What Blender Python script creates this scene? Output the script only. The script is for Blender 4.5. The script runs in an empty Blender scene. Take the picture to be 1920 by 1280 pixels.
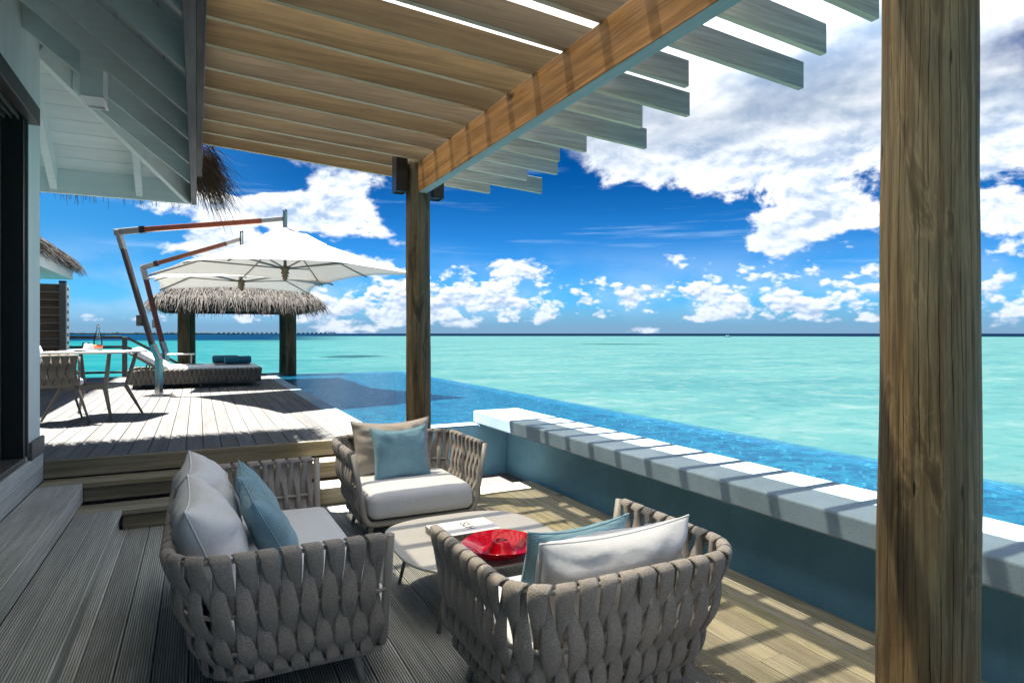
import bpy, bmesh, math, random
from mathutils import Vector, Matrix, noise
R = math.radians
random.seed(7)
S = bpy.context.scene
COL = S.collection
# ---------------------------------------------------------------- camera
YAW = R(26.66)
cam_d = bpy.data.cameras.new('camera')
cam_d.lens = 22.03; cam_d.sensor_width = 36.0; cam_d.shift_y = -0.0078
cam_d.clip_start = 0.05; cam_d.clip_end = 60000
cam = bpy.data.objects.new('camera', cam_d)
cam.location = (0, 0, 1.456); cam.rotation_euler = (R(90), 0, -YAW)
COL.objects.link(cam); S.camera = cam
# ---------------------------------------------------------------- exposure
S.view_settings.view_transform = 'Standard'; S.view_settings.look = 'None'
S.view_settings.exposure = 4.05; S.view_settings.gamma = 1.0
S.view_settings.use_curve_mapping = False
S.render.engine = 'CYCLES'
S.cycles.max_bounces = 12; S.cycles.diffuse_bounces = 8; S.cycles.transparent_max_bounces = 12
S.cycles.caustics_reflective = False; S.cycles.caustics_refractive = False
S.cycles.use_denoising = True
# ---------------------------------------------------------------- node helper
class NT:
    def __init__(s, tree):
        s.t = tree; s.n = tree.nodes; s.l = tree.links
    def node(s, typ, **kw):
        nd = s.n.new(typ)
        for k, v in kw.items(): setattr(nd, k, v)
        return nd
    def put(s, sock, v):
        if v is None: return
        if isinstance(v, bpy.types.NodeSocket): s.l.new(v, sock)
        else:
            if hasattr(sock, 'default_value'):
                dv = sock.default_value
                try:
                    if len(dv) == 4 and len(v) == 3: v = (*v, 1)
                except TypeError: pass
                sock.default_value = v
    def m(s, op, a, b=None, c=None, clamp=False):
        nd = s.node('ShaderNodeMath', operation=op, use_clamp=clamp)
        for i, x in enumerate((a, b, c)): s.put(nd.inputs[i], x)
        return nd.outputs[0]
    def vm(s, op, a, b=None, out=0):
        nd = s.node('ShaderNodeVectorMath', operation=op)
        s.put(nd.inputs[0], a); s.put(nd.inputs[1], b)
        return nd.outputs[out]
    def scale(s, a, f):
        nd = s.node('ShaderNodeVectorMath', operation='SCALE')
        s.put(nd.inputs[0], a); s.put(nd.inputs[3], f); return nd.outputs[0]
    def xyz(s, v):
        nd = s.node('ShaderNodeSeparateXYZ'); s.put(nd.inputs[0], v); return nd.outputs
    def comb(s, x, y, z):
        nd = s.node('ShaderNodeCombineXYZ')
        for i, q in enumerate((x, y, z)): s.put(nd.inputs[i], q)
        return nd.outputs[0]
    def noise(s, vec, sc=1.0, det=4, rough=.5, dist=0., col=False, lac=2.0):
        nd = s.node('ShaderNodeTexNoise'); s.put(nd.inputs['Vector'], vec)
        nd.inputs['Scale'].default_value = sc; nd.inputs['Detail'].default_value = det
        nd.inputs['Roughness'].default_value = rough; nd.inputs['Distortion'].default_value = dist
        nd.inputs['Lacunarity'].default_value = lac
        return nd.outputs['Color' if col else 'Fac']
    def voro(s, vec, sc=1.0, feat='F1', out='Distance', rnd=1.0, dim='3D'):
        nd = s.node('ShaderNodeTexVoronoi', feature=feat, voronoi_dimensions=dim)
        if dim == '1D': s.put(nd.inputs['W'], vec)
        else: s.put(nd.inputs['Vector'], vec)
        nd.inputs['Scale'].default_value = sc
        nd.inputs['Randomness'].default_value = rnd
        return nd.outputs[out]
    def ss(s, x, a, b, lo=0., hi=1.):
        nd = s.node('ShaderNodeMapRange', interpolation_type='SMOOTHSTEP')
        for i, q in enumerate((x, a, b, lo, hi)): s.put(nd.inputs[i], q)
        return nd.outputs[0]
    def mix(s, f, a, b, blend='MIX'):
        nd = s.node('ShaderNodeMix', data_type='RGBA', blend_type=blend)
        s.put(nd.inputs[0], f); s.put(nd.inputs[6], a); s.put(nd.inputs[7], b)
        return nd.outputs[2]
    def bump(s, h, st=.3, d=.01, nrm=None):
        nd = s.node('ShaderNodeBump'); nd.inputs['Strength'].default_value = st
        nd.inputs['Distance'].default_value = d; s.put(nd.inputs['Height'], h)
        if nrm is not None: s.put(nd.inputs['Normal'], nrm)
        return nd.outputs[0]
    def obj(s): return s.node('ShaderNodeTexCoord').outputs['Object']
    def pos(s): return s.node('ShaderNodeNewGeometry').outputs['Position']
    def rnd(s): return s.node('ShaderNodeObjectInfo').outputs['Random']
    def pbsdf(s, col, rough=.6, spec=.4, nrm=None, **kw):
        nd = s.node('ShaderNodeBsdfPrincipled')
        s.put(nd.inputs['Base Color'], col); s.put(nd.inputs['Roughness'], rough)
        s.put(nd.inputs['Specular IOR Level'], spec); s.put(nd.inputs['Normal'], nrm)
        for k, v in kw.items(): s.put(nd.inputs[k.replace('_', ' ')], v)
        return nd.outputs[0]
    def out(s, sh):
        o = s.node('ShaderNodeOutputMaterial'); s.l.new(sh, o.inputs['Surface'])
def new_mat(name):
    m = bpy.data.materials.new(name); m.use_nodes = True; m.node_tree.nodes.clear()
    return m, NT(m.node_tree)
# ---------------------------------------------------------------- sun and sky
SUN = Vector((0.32, -0.22, -1.0)).normalized()       # the way the light travels
SUN_EL = math.asin(-SUN.z)
SUN_ROT = math.atan2(-SUN.x, -SUN.y)                  # azimuth of the sun from +Y, clockwise
sd = bpy.data.lights.new('sun', 'SUN'); sd.energy = 2.0; sd.angle = R(0.53); sd.color = (1.0, .965, .90)
so = bpy.data.objects.new('sun', sd); so.rotation_euler = SUN.to_track_quat('-Z', 'Y').to_euler()
so.location = (-6, 6, 14); COL.objects.link(so)
W = bpy.data.worlds.new('World'); S.world = W; W.use_nodes = True
W.node_tree.nodes.clear(); W.cycles.sampling_method = 'MANUAL'; W.cycles.sample_map_resolution = 512
BANKS = [   # cloud banks: azimuth, elevation, half width, half height (degrees), density
    (53.7, 20.6, 16.5, 8.5, 0.44), (38.2, 16.0, 6.5, 3.1, 0.22), (63.8, 14.3, 5.6, 4.0, 0.2), (32.5, 24.4, 5.8, 4.8, 0.25),
    (12.3, 12.8, 4.3, 2.5, 0.3), (4.0, 10.2, 9.5, 1.4, 0.24), (0.4, 7.0, 4.3, 1.5, 0.26), (7.9, 10.3, 5.2, 1.6, 0.22),
    (23.7, 3.2, 6.3, 2.4, 0.187), (22.8, 5.1, 2.9, 2.2, 0.14), (26.7, 6.7, 3.4, 1.3, 0.17), (28.6, 5.1, 2.9, 1.2, 0.1),
    (19.9, 2.2, 4.3, 1.5, 0.115), (49.3, 7.8, 3.1, 1.3, 0.24), (54.1, 9.9, 3.3, 1.9, 0.26), (37.7, 8.5, 2.1, 0.7, 0.14),
    (41.0, 6.8, 2.5, 0.7, 0.17), (52.9, 3.5, 9.0, 1.6, 0.13), (42.3, 3.6, 3.6, 1.2, 0.13), (34.9, 2.7, 3.3, 1.1, 0.108),
    (64.7, 2.5, 3.0, 1.7, 0.173), (64.7, 8.6, 2.4, 1.5, 0.26), (50.5, 1.8, 10.1, 1.1, 0.086), (38.7, 3.1, 2.8, 1.0, 0.101),
    (45.0, 18.0, 10.0, 4.6, 0.22), (9.6, 2.6, 8.9, 2.0, 0.158), (13.3, 5.9, 3.7, 1.9, 0.18), (-4.5, 0.8, 5.0, 0.8, 0.101), (11.4, 1.6, 6.8, 1.2, 0.086),
    (29.1, 9.4, 11.1, 4.3, -0.2), (42.8, 9.1, 5.4, 2.7, -0.1), (-6.2, 5.9, 5.5, 4.8, -0.18), (59.6, 5.1, 3.1, 1.2, -0.05),
    (6.1, 13.2, 3.4, 1.3, -0.12), (60.6, 8.2, 2.0, 1.6, -0.1)]
def build_sky():
    t = NT(W.node_tree)
    sky = t.node('ShaderNodeTexSky', sky_type='NISHITA', sun_disc=False)
    sky.sun_elevation = SUN_EL; sky.sun_rotation = SUN_ROT
    sky.air_density = 1.0; sky.dust_density = .25; sky.ozone_density = 3.0
    d = t.vm('NORMALIZE', t.node('ShaderNodeTexCoord').outputs['Generated'])
    x, y, z = t.xyz(d)
    zc = t.m('MAXIMUM', z, 0.0)
    el = t.m('MULTIPLY', t.m('ARCSINE', zc), 57.2958)
    az = t.m('MULTIPLY', t.m('ARCTAN2', x, y), 57.2958)
    # clear air: deep polarised blue above, milky blue-grey at the sea line
    tint = t.mix(t.ss(el, 1.0, 16.0), (.0105, .054, .105), (.0001, .0183, .044))
    leftpale = t.ss(az, 14.0, -12.0)
    tint = t.mix(t.m('MULTIPLY', leftpale, t.ss(el, 1., 9.)), tint, (.0105, .046, .075))
    air = t.mix(1.0, sky.outputs[0], tint, 'MULTIPLY')
    air = t.mix(t.ss(el, 3.4, 0.0, 0., .75), air, (.165, .24, .365))
    # cumulus: fractal density in direction space plus the banks standing in this sky
    azel = t.comb(az, el, 0.0)
    banks = None
    for (a0, e0, sa, se, amp) in BANKS:
        q = t.vm('MULTIPLY', t.vm('SUBTRACT', azel, (a0, e0, 0)), (1 / sa, 1 / se, 0))
        r2 = t.vm('DOT_PRODUCT', q, q, out=1)
        g = t.m('MULTIPLY', t.m('EXPONENT', t.m('MULTIPLY', r2, -1.0)), amp)
        banks = g if banks is None else t.m('ADD', banks, g)
    low = t.m('MULTIPLY', t.ss(el, 9.5, 4.0), t.ss(el, .3, 1.4))
    high = t.ss(el, 12.0, 19.0)
    p = t.vm('MULTIPLY', d, (1.0, 1.0, 1.7)); up = (-.003, .003, .014)
    n1 = t.noise(p, 9.0, 10, .58, .2); n2 = t.noise(t.vm('ADD', p, up), 9.0, 8, .58, .2)
    def puffy(pp):                                    # rounded cauliflower heads on a fractal body
        w_ = t.vm('ADD', pp, t.scale(t.vm('SUBTRACT', t.noise(pp, 60., 2, .55, col=True), (.5, .5, .5)), .016))
        v_ = t.m('ADD', t.m('MULTIPLY', t.voro(w_, 42.), .6), t.m('MULTIPLY', t.voro(w_, 95.), .4))
        return t.m('ADD', t.noise(pp, 19.0, 7, .50, .15), t.m('MULTIPLY', t.m('SUBTRACT', .40, v_), .30))
    m1 = puffy(p); m2 = puffy(t.vm('ADD', p, (-.002, .002, .009)))
    h1 = t.noise(t.vm('MULTIPLY', d, (1, 1, 2.4)), 5.0, 7, .50, .3); h2 = t.noise(t.vm('ADD', t.vm('MULTIPLY', d, (1, 1, 3.)), (5., 2., 1.)), 4.2, 5, .48, .4)
    def tri(a_, b_, c_):
        return t.m('ADD', t.m('MULTIPLY', t.m('ADD', t.m('MULTIPLY', a_, t.m('SUBTRACT', 1.0, low)), t.m('MULTIPLY', b_, low)), t.m('SUBTRACT', 1.0, high)), t.m('MULTIPLY', c_, high))
    n = tri(n1, m1, t.m('ADD', t.m('MULTIPLY', h1, .7), t.m('MULTIPLY', n1, .3)))
    dens = t.m('ADD', t.m('ADD', n, t.m('MULTIPLY', banks, t.m('ADD', 1.0, t.m('MULTIPLY', low, .20)))), t.m('ADD', t.m('MULTIPLY', low, .058), t.ss(el, 20., 27., 0., .11)))  # extra cloud cover added high up to fill the shade
    alpha = t.ss(dens, t.m('SUBTRACT', .595, t.m('MULTIPLY', high, .015)), t.m('ADD', t.m('ADD', .685, t.m('MULTIPLY', low, .045)), t.m('MULTIPLY', high, .13)))
    rise = t.m('ADD', t.m('MULTIPLY', t.m('SUBTRACT', n1, n2), t.m('SUBTRACT', 1.0, low)), t.m('MULTIPLY', t.m('SUBTRACT', m1, m2), t.m('MULTIPLY', low, .8)))
    core = t.ss(dens, .66, .95)
    lit = t.m('ADD', t.m('MULTIPLY', rise, 7.0), t.m('SUBTRACT', .72, t.m('MULTIPLY', core, .30)), clamp=True)
    soft = t.m('ADD', t.ss(h2, .36, .62), t.m('MULTIPLY', t.m('SUBTRACT', n1, .5), .5), clamp=True)
    lit = t.m('ADD', t.m('MULTIPLY', lit, t.m('SUBTRACT', 1.0, t.m('MULTIPLY', high, .8))), t.m('MULTIPLY', soft, t.m('MULTIPLY', high, .8)))
    ccol = t.mix(lit, t.mix(high, (.29, .39, .54), (.21, .28, .385)), t.mix(high, (.80, .82, .84), (.66, .68, .70)))
    ccol = t.mix(t.ss(el, 6.0, .3, 0., .55), ccol, (.27, .36, .50))
    ccol = t.scale(ccol, t.ss(el, 18.0, 28.0, 1.0, 2.1))        # high bank in view is brighter; kept so above, unseen, to fill the shade
    # thin streaks
    st = t.noise(t.comb(t.m('MULTIPLY', az, .05), t.m('MULTIPLY', el, .9), 2.0), 1.2, 6, .6)
    wisp = t.m('MULTIPLY', t.ss(st, .56, .80), t.m('MULTIPLY', t.ss(el, 2., 6.), .32))
    veil = t.m('MULTIPLY', t.m('MULTIPLY', t.ss(el, 9.0, 3.0), t.ss(el, .5, 2.2)), t.ss(h1, .40, .66, .05, .42))
    air = t.mix(veil, air, (.42, .53, .68))
    air = t.mix(wisp, air, (.42, .58, .76))
    full = t.mix(t.m('MULTIPLY', alpha, .97), air, ccol)
    bg = t.node('ShaderNodeBackground'); t.l.new(full, bg.inputs[0]); bg.inputs[1].default_value = .10
    o = t.node('ShaderNodeOutputWorld'); t.l.new(bg.outputs[0], o.inputs[0])
build_sky()
# ---------------------------------------------------------------- geometry helpers
class MB:
    def __init__(s): s.v = []; s.f = []; s.uv = []
    def add(s, vs, fs):
        o = len(s.v); s.v += [tuple(q) for q in vs]; s.f += [tuple(i + o for i in q) for q in fs]
        return s
    def box(s, lo, hi):
        (a, b, c), (d, e, f) = lo, hi
        return s.add([(a, b, c), (d, b, c), (d, e, c), (a, e, c), (a, b, f), (d, b, f), (d, e, f), (a, e, f)],
                     [(0, 3, 2, 1), (4, 5, 6, 7), (0, 1, 5, 4), (1, 2, 6, 5), (2, 3, 7, 6), (3, 0, 4, 7)])
    def beam(s, p0, p1, w, h, up=(0, 0, 1)):
        p0 = Vector(p0); p1 = Vector(p1); d = (p1 - p0).normalized()
        sx = d.cross(Vector(up)).normalized() * (w / 2); sz = sx.cross(d).normalized() * (h / 2)
        vs = [p0 - sx - sz, p0 + sx - sz, p0 + sx + sz, p0 - sx + sz, p1 - sx - sz, p1 + sx - sz, p1 + sx + sz, p1 - sx + sz]
        return s.add(vs, [(0, 1, 2, 3), (7, 6, 5, 4), (0, 4, 5, 1), (1, 5, 6, 2), (2, 6, 7, 3), (3, 7, 4, 0)])
    def tube(s, pts, r, n=8, cap=True, closed=False):
        pts = [Vector(p) for p in pts]; m = len(pts)
        rs = r if isinstance(r, (list, tuple)) else [r] * m
        vs = []; ref = None
        for i, p in enumerate(pts):
            if closed: d = pts[(i + 1) % m] - pts[i - 1]
            else: d = pts[min(i + 1, m - 1)] - pts[max(i - 1, 0)]
            d.normalize()
            if ref is None:
                ref = Vector((0, 0, 1)) if abs(d.z) < .9 else Vector((1, 0, 0))
            a = d.cross(ref).normalized(); b = a.cross(d).normalized(); ref = b
            for k in range(n):
                t = 2 * math.pi * k / n
                vs.append(p + (a * math.cos(t) + b * math.sin(t)) * rs[i])
        fs = []
        for i in range(m if closed else m - 1):
            j = (i + 1) % m
            for k in range(n):
                fs.append((i * n + k, i * n + (k + 1) % n, j * n + (k + 1) % n, j * n + k))
        if cap and not closed:
            fs.append(tuple(range(n))[::-1]); fs.append(tuple((m - 1) * n + k for k in range(n)))
        return s.add(vs, fs)
    def lathe(s, prof, n=24, c=(0, 0, 0)):
        vs = []; m = len(prof)
        for (r, z) in prof:
            for k in range(n):
                t = 2 * math.pi * k / n
                vs.append((c[0] + r * math.cos(t), c[1] + r * math.sin(t), c[2] + z))
        fs = [(i * n + k, i * n + (k + 1) % n, (i + 1) * n + (k + 1) % n, (i + 1) * n + k) for i in range(m - 1) for k in range(n)]
        fs.append(tuple(range(n))[::-1]); fs.append(tuple((m - 1) * n + k for k in range(n)))
        return s.add(vs, fs)
    def extrude(s, poly, axis, a, b):
        """poly: 2-D outline; axis: 0,1,2 the direction it is pushed along"""
        n = len(poly)
        def P(q, w):
            if axis == 0: return (w, q[0], q[1])
            if axis == 1: return (q[0], w, q[1])
            return (q[0], q[1], w)
        vs = [P(q, a) for q in poly] + [P(q, b) for q in poly]
        fs = [(i, (i + 1) % n, n + (i + 1) % n, n + i) for i in range(n)]
        fs += [tuple(range(n))[::-1], tuple(range(n, 2 * n))]
        return s.add(vs, fs)
    def grid(s, P, nu, nv, closed_u=False):
        vs = [P(i, j) for j in range(nv) for i in range(nu)]
        fs = []
        for j in range(nv - 1):
            for i in range(nu if closed_u else nu - 1):
                i2 = (i + 1) % nu
                fs.append((j * nu + i, j * nu + i2, (j + 1) * nu + i2, (j + 1) * nu + i))
        return s.add(vs, fs)
    def mesh(s, name, smooth=False, fix=True):
        me = bpy.data.meshes.new(name); me.from_pydata(s.v, [], s.f)
        if fix:
            bm = bmesh.new(); bm.from_mesh(me); bmesh.ops.recalc_face_normals(bm, faces=bm.faces); bm.to_mesh(me); bm.free()
        if smooth:
            me.polygons.foreach_set('use_smooth', [True] * len(me.polygons))
        me.update(); return me
def link(name, me, mat=None, parent=None, loc=None, bevel=0., seg=2, kind=None, smooth_angle=None):
    o = bpy.data.objects.new(name, me); COL.objects.link(o)
    if mat is not None and len(me.materials) == 0: me.materials.append(mat)
    if parent is not None: o.parent = parent
    if loc is not None: o.location = loc
    if bevel:
        b = o.modifiers.new('bevel', 'BEVEL'); b.width = bevel; b.segments = seg; b.limit_method = 'ANGLE'; b.angle_limit = R(40)
    if kind: o['kind'] = kind
    return o
def part(name, mb, mat, parent, smooth=False, loc=None, bevel=0., seg=2, kind=None, label=None):
    o = link(name, mb.mesh(name, smooth), mat, parent, loc, bevel, seg, kind)
    if label: o['label'] = label
    return o
def tag(o, label, cat, group=None):
    o['label'] = label; o['category'] = cat
    if group: o['group'] = group
    return o
def thing(name, label, cat, loc=(0, 0, 0), rz=0., group=None):
    o = bpy.data.objects.new(name, None); COL.objects.link(o)
    o.location = loc; o.rotation_euler = (0, 0, rz); o.empty_display_size = .2
    return tag(o, label, cat, group)
def copy_tree(o, parent=None):
    c = o.copy(); COL.objects.link(c)
    if parent is not None: c.parent = parent
    for ch in list(o.children): copy_tree(ch, c)
    return c
def lerp(a, b, t): return a + (b - a) * t
def roundbox(mb, lo, hi, r, n=8, puff=0., wob=0., seed=0, pz=1.0):
    """soft box: a subdivided cube pulled to a rounded, slightly swollen shape"""
    c = [(a + b) / 2 for a, b in zip(lo, hi)]; h = [(b - a) / 2 for a, b in zip(lo, hi)]
    idx = {}; vs = []; fs = []
    def V(p):
        k = tuple(round(q * n) for q in p)
        if k in idx: return idx[k]
        q = []
        for a in range(3):                       # concentrate the grid near the edges
            w = math.copysign(abs(p[a]) ** .55, p[a]) if abs(p[a]) < 1 else p[a]
            q.append(w * h[a])
        core = [max(-(h[a] - r), min(h[a] - r, q[a])) for a in range(3)]
        d = Vector([q[a] - core[a] for a in range(3)])
        if d.length > 1e-6:
            mx = max(abs(x) for x in d); d = d.normalized() * min(r, mx * 1.0 if mx < r else r)
        out = Vector(core) + d
        fx, fy = 1 - (out.x / h[0]) ** 2, 1 - (out.y / h[1]) ** 2
        if puff and abs(p[2]) > .01: out.z += puff * math.copysign(max(0, fx) ** .5 * max(0, fy) ** .5, p[2]) * (pz if p[2] < 0 else 1)
        if puff: 
            fz = max(0, 1 - (out.z / (h[2] + puff)) ** 2)
            out.x += .35 * puff * math.copysign(1, out.x) * fz * max(0, fy) * abs(out.x / h[0]) ** 3
            out.y += .35 * puff * math.copysign(1, out.y) * fz * max(0, fx) * abs(out.y / h[1]) ** 3
        if wob:
            nz = noise.noise(Vector((out.x * 7 + seed, out.y * 7, out.z * 9)))
            out += d.normalized() * wob * nz if d.length > 1e-6 else Vector((0, 0, wob * nz))
        idx[k] = len(vs); vs.append((c[0] + out.x, c[1] + out.y, c[2] + out.z)); return idx[k]
    for ax in range(3):
        for sg in (-1, 1):
            for i in range(-n, n, 2):
                for j in range(-n, n, 2):
                    q = []
                    for (u, v) in ((i, j), (i + 2, j), (i + 2, j + 2), (i, j + 2)):
                        p = [0, 0, 0]; p[ax] = sg; p[(ax + 1) % 3] = u / n; p[(ax + 2) % 3] = v / n
                        q.append(V(p))
                    fs.append(tuple(q if sg > 0 else q[::-1]))
    return mb.add(vs, fs)
def pillow(w, h, T, seed=0, n=26, wr=.012, sag=.05, pinch=.09):
    """a stuffed cushion standing in the local XZ plane, thickness along Y; base at z=0"""
    mb = MB(); rnd = random.Random(seed)
    ph = [rnd.uniform(0, 50) for _ in range(4)]
    def P(x, y, sg):
        bx = x * (1 - pinch * (1 - y * y) * abs(x) ** 2); by = y * (1 - pinch * (1 - x * x) * abs(y) ** 2)
        e = max(0., (1 - abs(x) ** 2.6)) * max(0., (1 - abs(y) ** 2.6))
        t = T / 2 * e ** .46 * (1 + .10 * noise.noise(Vector((x * 1.5 + ph[0], y * 1.5, sg))))
        t *= 1 - .22 * max(0, y) * .6
        ang = math.atan2(y, x); rr = math.hypot(x, y)
        crease = noise.noise(Vector((ang * 3.2 + ph[1], rr * .8, sg * 3 + ph[2]))) * min(1, rr * 1.3) * e ** .3
        fold = abs(noise.noise(Vector((x * 2.2 + ph[3], y * 3.4, sg * 5)))) ** .8 * e ** .3
        t += wr * (crease * 1.4 - fold * 1.2)
        zz = by * h / 2 - sag * h * (1 - x * x) * max(0, y) ** 2 * .9
        return Vector((bx * w / 2, sg * t, zz + h / 2 * (1 - pinch * .4)))
    def cv(i): return math.sin((i / (n - 1) * 2 - 1) * math.pi / 2)
    for sg in (-1, 1): mb.grid(lambda i, j: P(cv(i), cv(j), sg), n, n)
    return mb
def pillow_mesh(name, mb):
    me = mb.mesh(name, True, fix=False)
    bm = bmesh.new(); bm.from_mesh(me); bmesh.ops.remove_doubles(bm, verts=bm.verts, dist=1e-5)
    bmesh.ops.recalc_face_normals(bm, faces=bm.faces); bm.to_mesh(me); bm.free()
    me.polygons.foreach_set('use_smooth', [True] * len(me.polygons)); return me
# ---------------------------------------------------------------- materials
MAT = {}
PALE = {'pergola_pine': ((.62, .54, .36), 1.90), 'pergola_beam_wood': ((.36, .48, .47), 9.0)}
def wood_mat(name, light, dark, rough=.75, along='Y', grain=1.0, vary=.25, green=0., stain=.5, bump=.35, spec=.25, knots=.0, knotcol=(.05, .03, .015)):
    m, t = new_mat(name)
    r = t.rnd(); c = t.obj()
    off = t.comb(t.m('MULTIPLY', r, 37.), t.m('MULTIPLY', r, 91.), t.m('MULTIPLY', r, 53.))
    v = t.vm('ADD', c, off)
    sc = {'Y': (26, 1.1, 26), 'X': (1.1, 26, 26), 'Z': (26, 26, 1.1)}[along]
    g = t.noise(t.vm('MULTIPLY', v, sc), grain, 6, .62, .9 if name in PALE else .35)
    f = t.noise(t.vm('MULTIPLY', v, tuple(q * 4 for q in sc)), grain, 3, .6)
    b = t.noise(t.vm('MULTIPLY', v, {'Y': (5, .8, 5), 'X': (.8, 5, 5), 'Z': (5, 5, .8)}[along]), 1., 4, .55)
    k = t.m('ADD', t.m('MULTIPLY', t.ss(g, .3, .72), .65), t.m('MULTIPLY', t.ss(f, .25, .75), .35))
    col = t.mix(k, dark, light)
    col = t.mix(t.m('MULTIPLY', t.ss(b, .42, .68), stain), col, tuple(q * .55 for q in dark[:3]))
    if name == 'weathered_deck_wood':                 # boards yellow towards the pool: partly stain, partly warm light put in their colour
        px_ = t.xyz(t.pos())[0]; warm_x = t.ss(t.m('ADD', px_, t.m('MULTIPLY', t.m('SUBTRACT', r, .5), .9)), .9, 2.2)
        col = t.mix(warm_x, t.mix(k, (.33, .34, .325), (.60, .62, .60)), t.mix(k, (.28, .25, .175), (.57, .515, .38)))
    if green: col = t.mix(t.m('MULTIPLY', t.ss(t.noise(v, 2.2, 3), .48, .7), green), col, (.17, .19, .07))
    if knots:
        kv = t.voro(t.vm('MULTIPLY', v, {'Y': (3.2, 1.3, 3.2), 'X': (1.3, 3.2, 3.2), 'Z': (3.2, 3.2, 1.3)}[along]), 1.0)
        kk = t.ss(t.m('ADD', kv, t.m('MULTIPLY', t.m('SUBTRACT', f, .5), .05)), .10, .045)
        col = t.mix(t.m('MULTIPLY', kk, knots), col, knotcol)
    if 'deck_wood' in name or name == 'step_wood':     # dirt lies in the grooves
        oz = t.xyz(c)[2]
        gr = t.m('MULTIPLY', t.ss(oz, -.0012, -.0045), t.ss(oz, -.0095, -.0075))
        col = t.mix(t.m('MULTIPLY', gr, .62), col, (.05, .055, .05))
    if name in PALE:                 # weathered silver beyond the sheet; bounce light painted pale into the undersides
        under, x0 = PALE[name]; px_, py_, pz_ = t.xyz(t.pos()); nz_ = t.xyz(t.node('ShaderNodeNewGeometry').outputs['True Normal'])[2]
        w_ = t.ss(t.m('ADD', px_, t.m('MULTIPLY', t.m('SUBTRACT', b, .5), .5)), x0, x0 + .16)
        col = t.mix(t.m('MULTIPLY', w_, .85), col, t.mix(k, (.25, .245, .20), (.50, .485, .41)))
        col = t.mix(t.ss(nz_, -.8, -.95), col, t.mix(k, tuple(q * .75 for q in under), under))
    hs = t.node('ShaderNodeHueSaturation'); t.put(hs.inputs['Color'], col)
    t.put(hs.inputs['Value'], t.m('ADD', 1 - vary, t.m('MULTIPLY', r, 2 * vary)))
    t.put(hs.inputs['Saturation'], t.m('ADD', .8, t.m('MULTIPLY', t.m('FRACT', t.m('MULTIPLY', r, 7.31)), .4)))
    nrm = t.bump(t.m('ADD', g, t.m('MULTIPLY', f, .6)), bump, .004)
    t.out(t.pbsdf(hs.outputs[0], rough, spec, nrm)); return m
def plain_mat(name, col, rough=.5, spec=.4, metal=0., nz=0., nsc=8., bump=0., bsc=60., bd=.004, sheen=0., coat=0.):
    m, t = new_mat(name); v = t.obj(); c = col; nrm = None
    if nz:
        n = t.noise(v, nsc, 5, .6)
        c = t.mix(t.ss(n, .3, .7), tuple(q * (1 - nz) for q in col), tuple(min(1, q * (1 + nz)) for q in col))
    if bump: nrm = t.bump(t.noise(v, bsc, 4, .6), bump, bd)
    t.out(t.pbsdf(c, rough, spec, nrm, Metallic=metal, Sheen_Weight=sheen, Coat_Weight=coat)); return m
def knit_mat(name, c1, c2, sc=260., bump=.5, rough=.9, blotch=.15, wr=0.):
    m, t = new_mat(name); v = t.obj()
    a = t.voro(v, sc, out='Distance'); n = t.noise(v, sc * 1.6, 2); b = t.noise(v, 7., 4)
    k = t.m('ADD', t.ss(a, .05, .75), t.m('MULTIPLY', t.m('SUBTRACT', n, .5), .9), clamp=True)
    col = t.mix(k, c1, c2)
    col = t.mix(t.m('MULTIPLY', t.ss(b, .4, .7), blotch), col, tuple(q * .6 for q in c1))
    nrm = t.bump(k, bump, .0015)
    if wr: nrm = t.bump(t.noise(v, 16., 5, .55, .8), wr, .01, nrm)
    t.out(t.pbsdf(col, rough, .15, nrm, Sheen_Weight=.15)); return m
def knitted_blue(name, c1, c2):
    m, t = new_mat(name); v = t.obj(); x, y, z = t.xyz(v)
    u = t.m('MULTIPLY', x, 95.); w = t.m('MULTIPLY', z, 95.)
    zig = t.m('ABSOLUTE', t.m('SUBTRACT', t.m('FRACT', u), .5))
    row = t.m('FRACT', t.m('ADD', w, t.m('MULTIPLY', zig, 1.2)))
    k = t.m('MULTIPLY', t.ss(row, .0, .35), t.ss(row, 1.0, .65))
    k = t.m('ADD', t.m('MULTIPLY', k, .75), t.m('MULTIPLY', t.noise(v, 300., 2), .4), clamp=True)
    col = t.mix(k, c1, c2); col = t.mix(t.m('MULTIPLY', t.ss(t.noise(v, 6., 3), .4, .65), .25), col, tuple(q * .8 for q in c1))
    t.out(t.pbsdf(col, .9, .15, t.bump(k, .7, .003), Sheen_Weight=.2)); return m
def plaster_mat(name, col, sp=.2, bump=.4, speck=(.6, .65, .7)):
    m, t = new_mat(name); v = t.pos()
    n = t.noise(v, 2.2, 6, .6); f = t.noise(v, 120., 3, .6); s = t.voro(v, 55.)
    c = t.mix(t.ss(n, .25, .75), tuple(q * (1 - sp) for q in col), tuple(min(1, q * (1 + sp * .5)) for q in col))
    c = t.mix(t.m('MULTIPLY', t.ss(f, .40, .75), .35), c, tuple(q * .65 for q in col))
    c = t.mix(t.m('MULTIPLY', t.ss(s, .10, .04), t.ss(t.noise(v, 9., 2), .5, .6)), c, speck)
    drip = t.noise(t.vm('MULTIPLY', v, (7., 7., .9)), 1., 4, .6)
    c = t.mix(t.m('MULTIPLY', t.ss(drip, .50, .74), .24), c, tuple(q * .6 for q in col))
    t.out(t.pbsdf(c, .75, .25, t.bump(t.m('ADD', f, t.m('MULTIPLY', n, .5)), bump, .004))); return m
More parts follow.
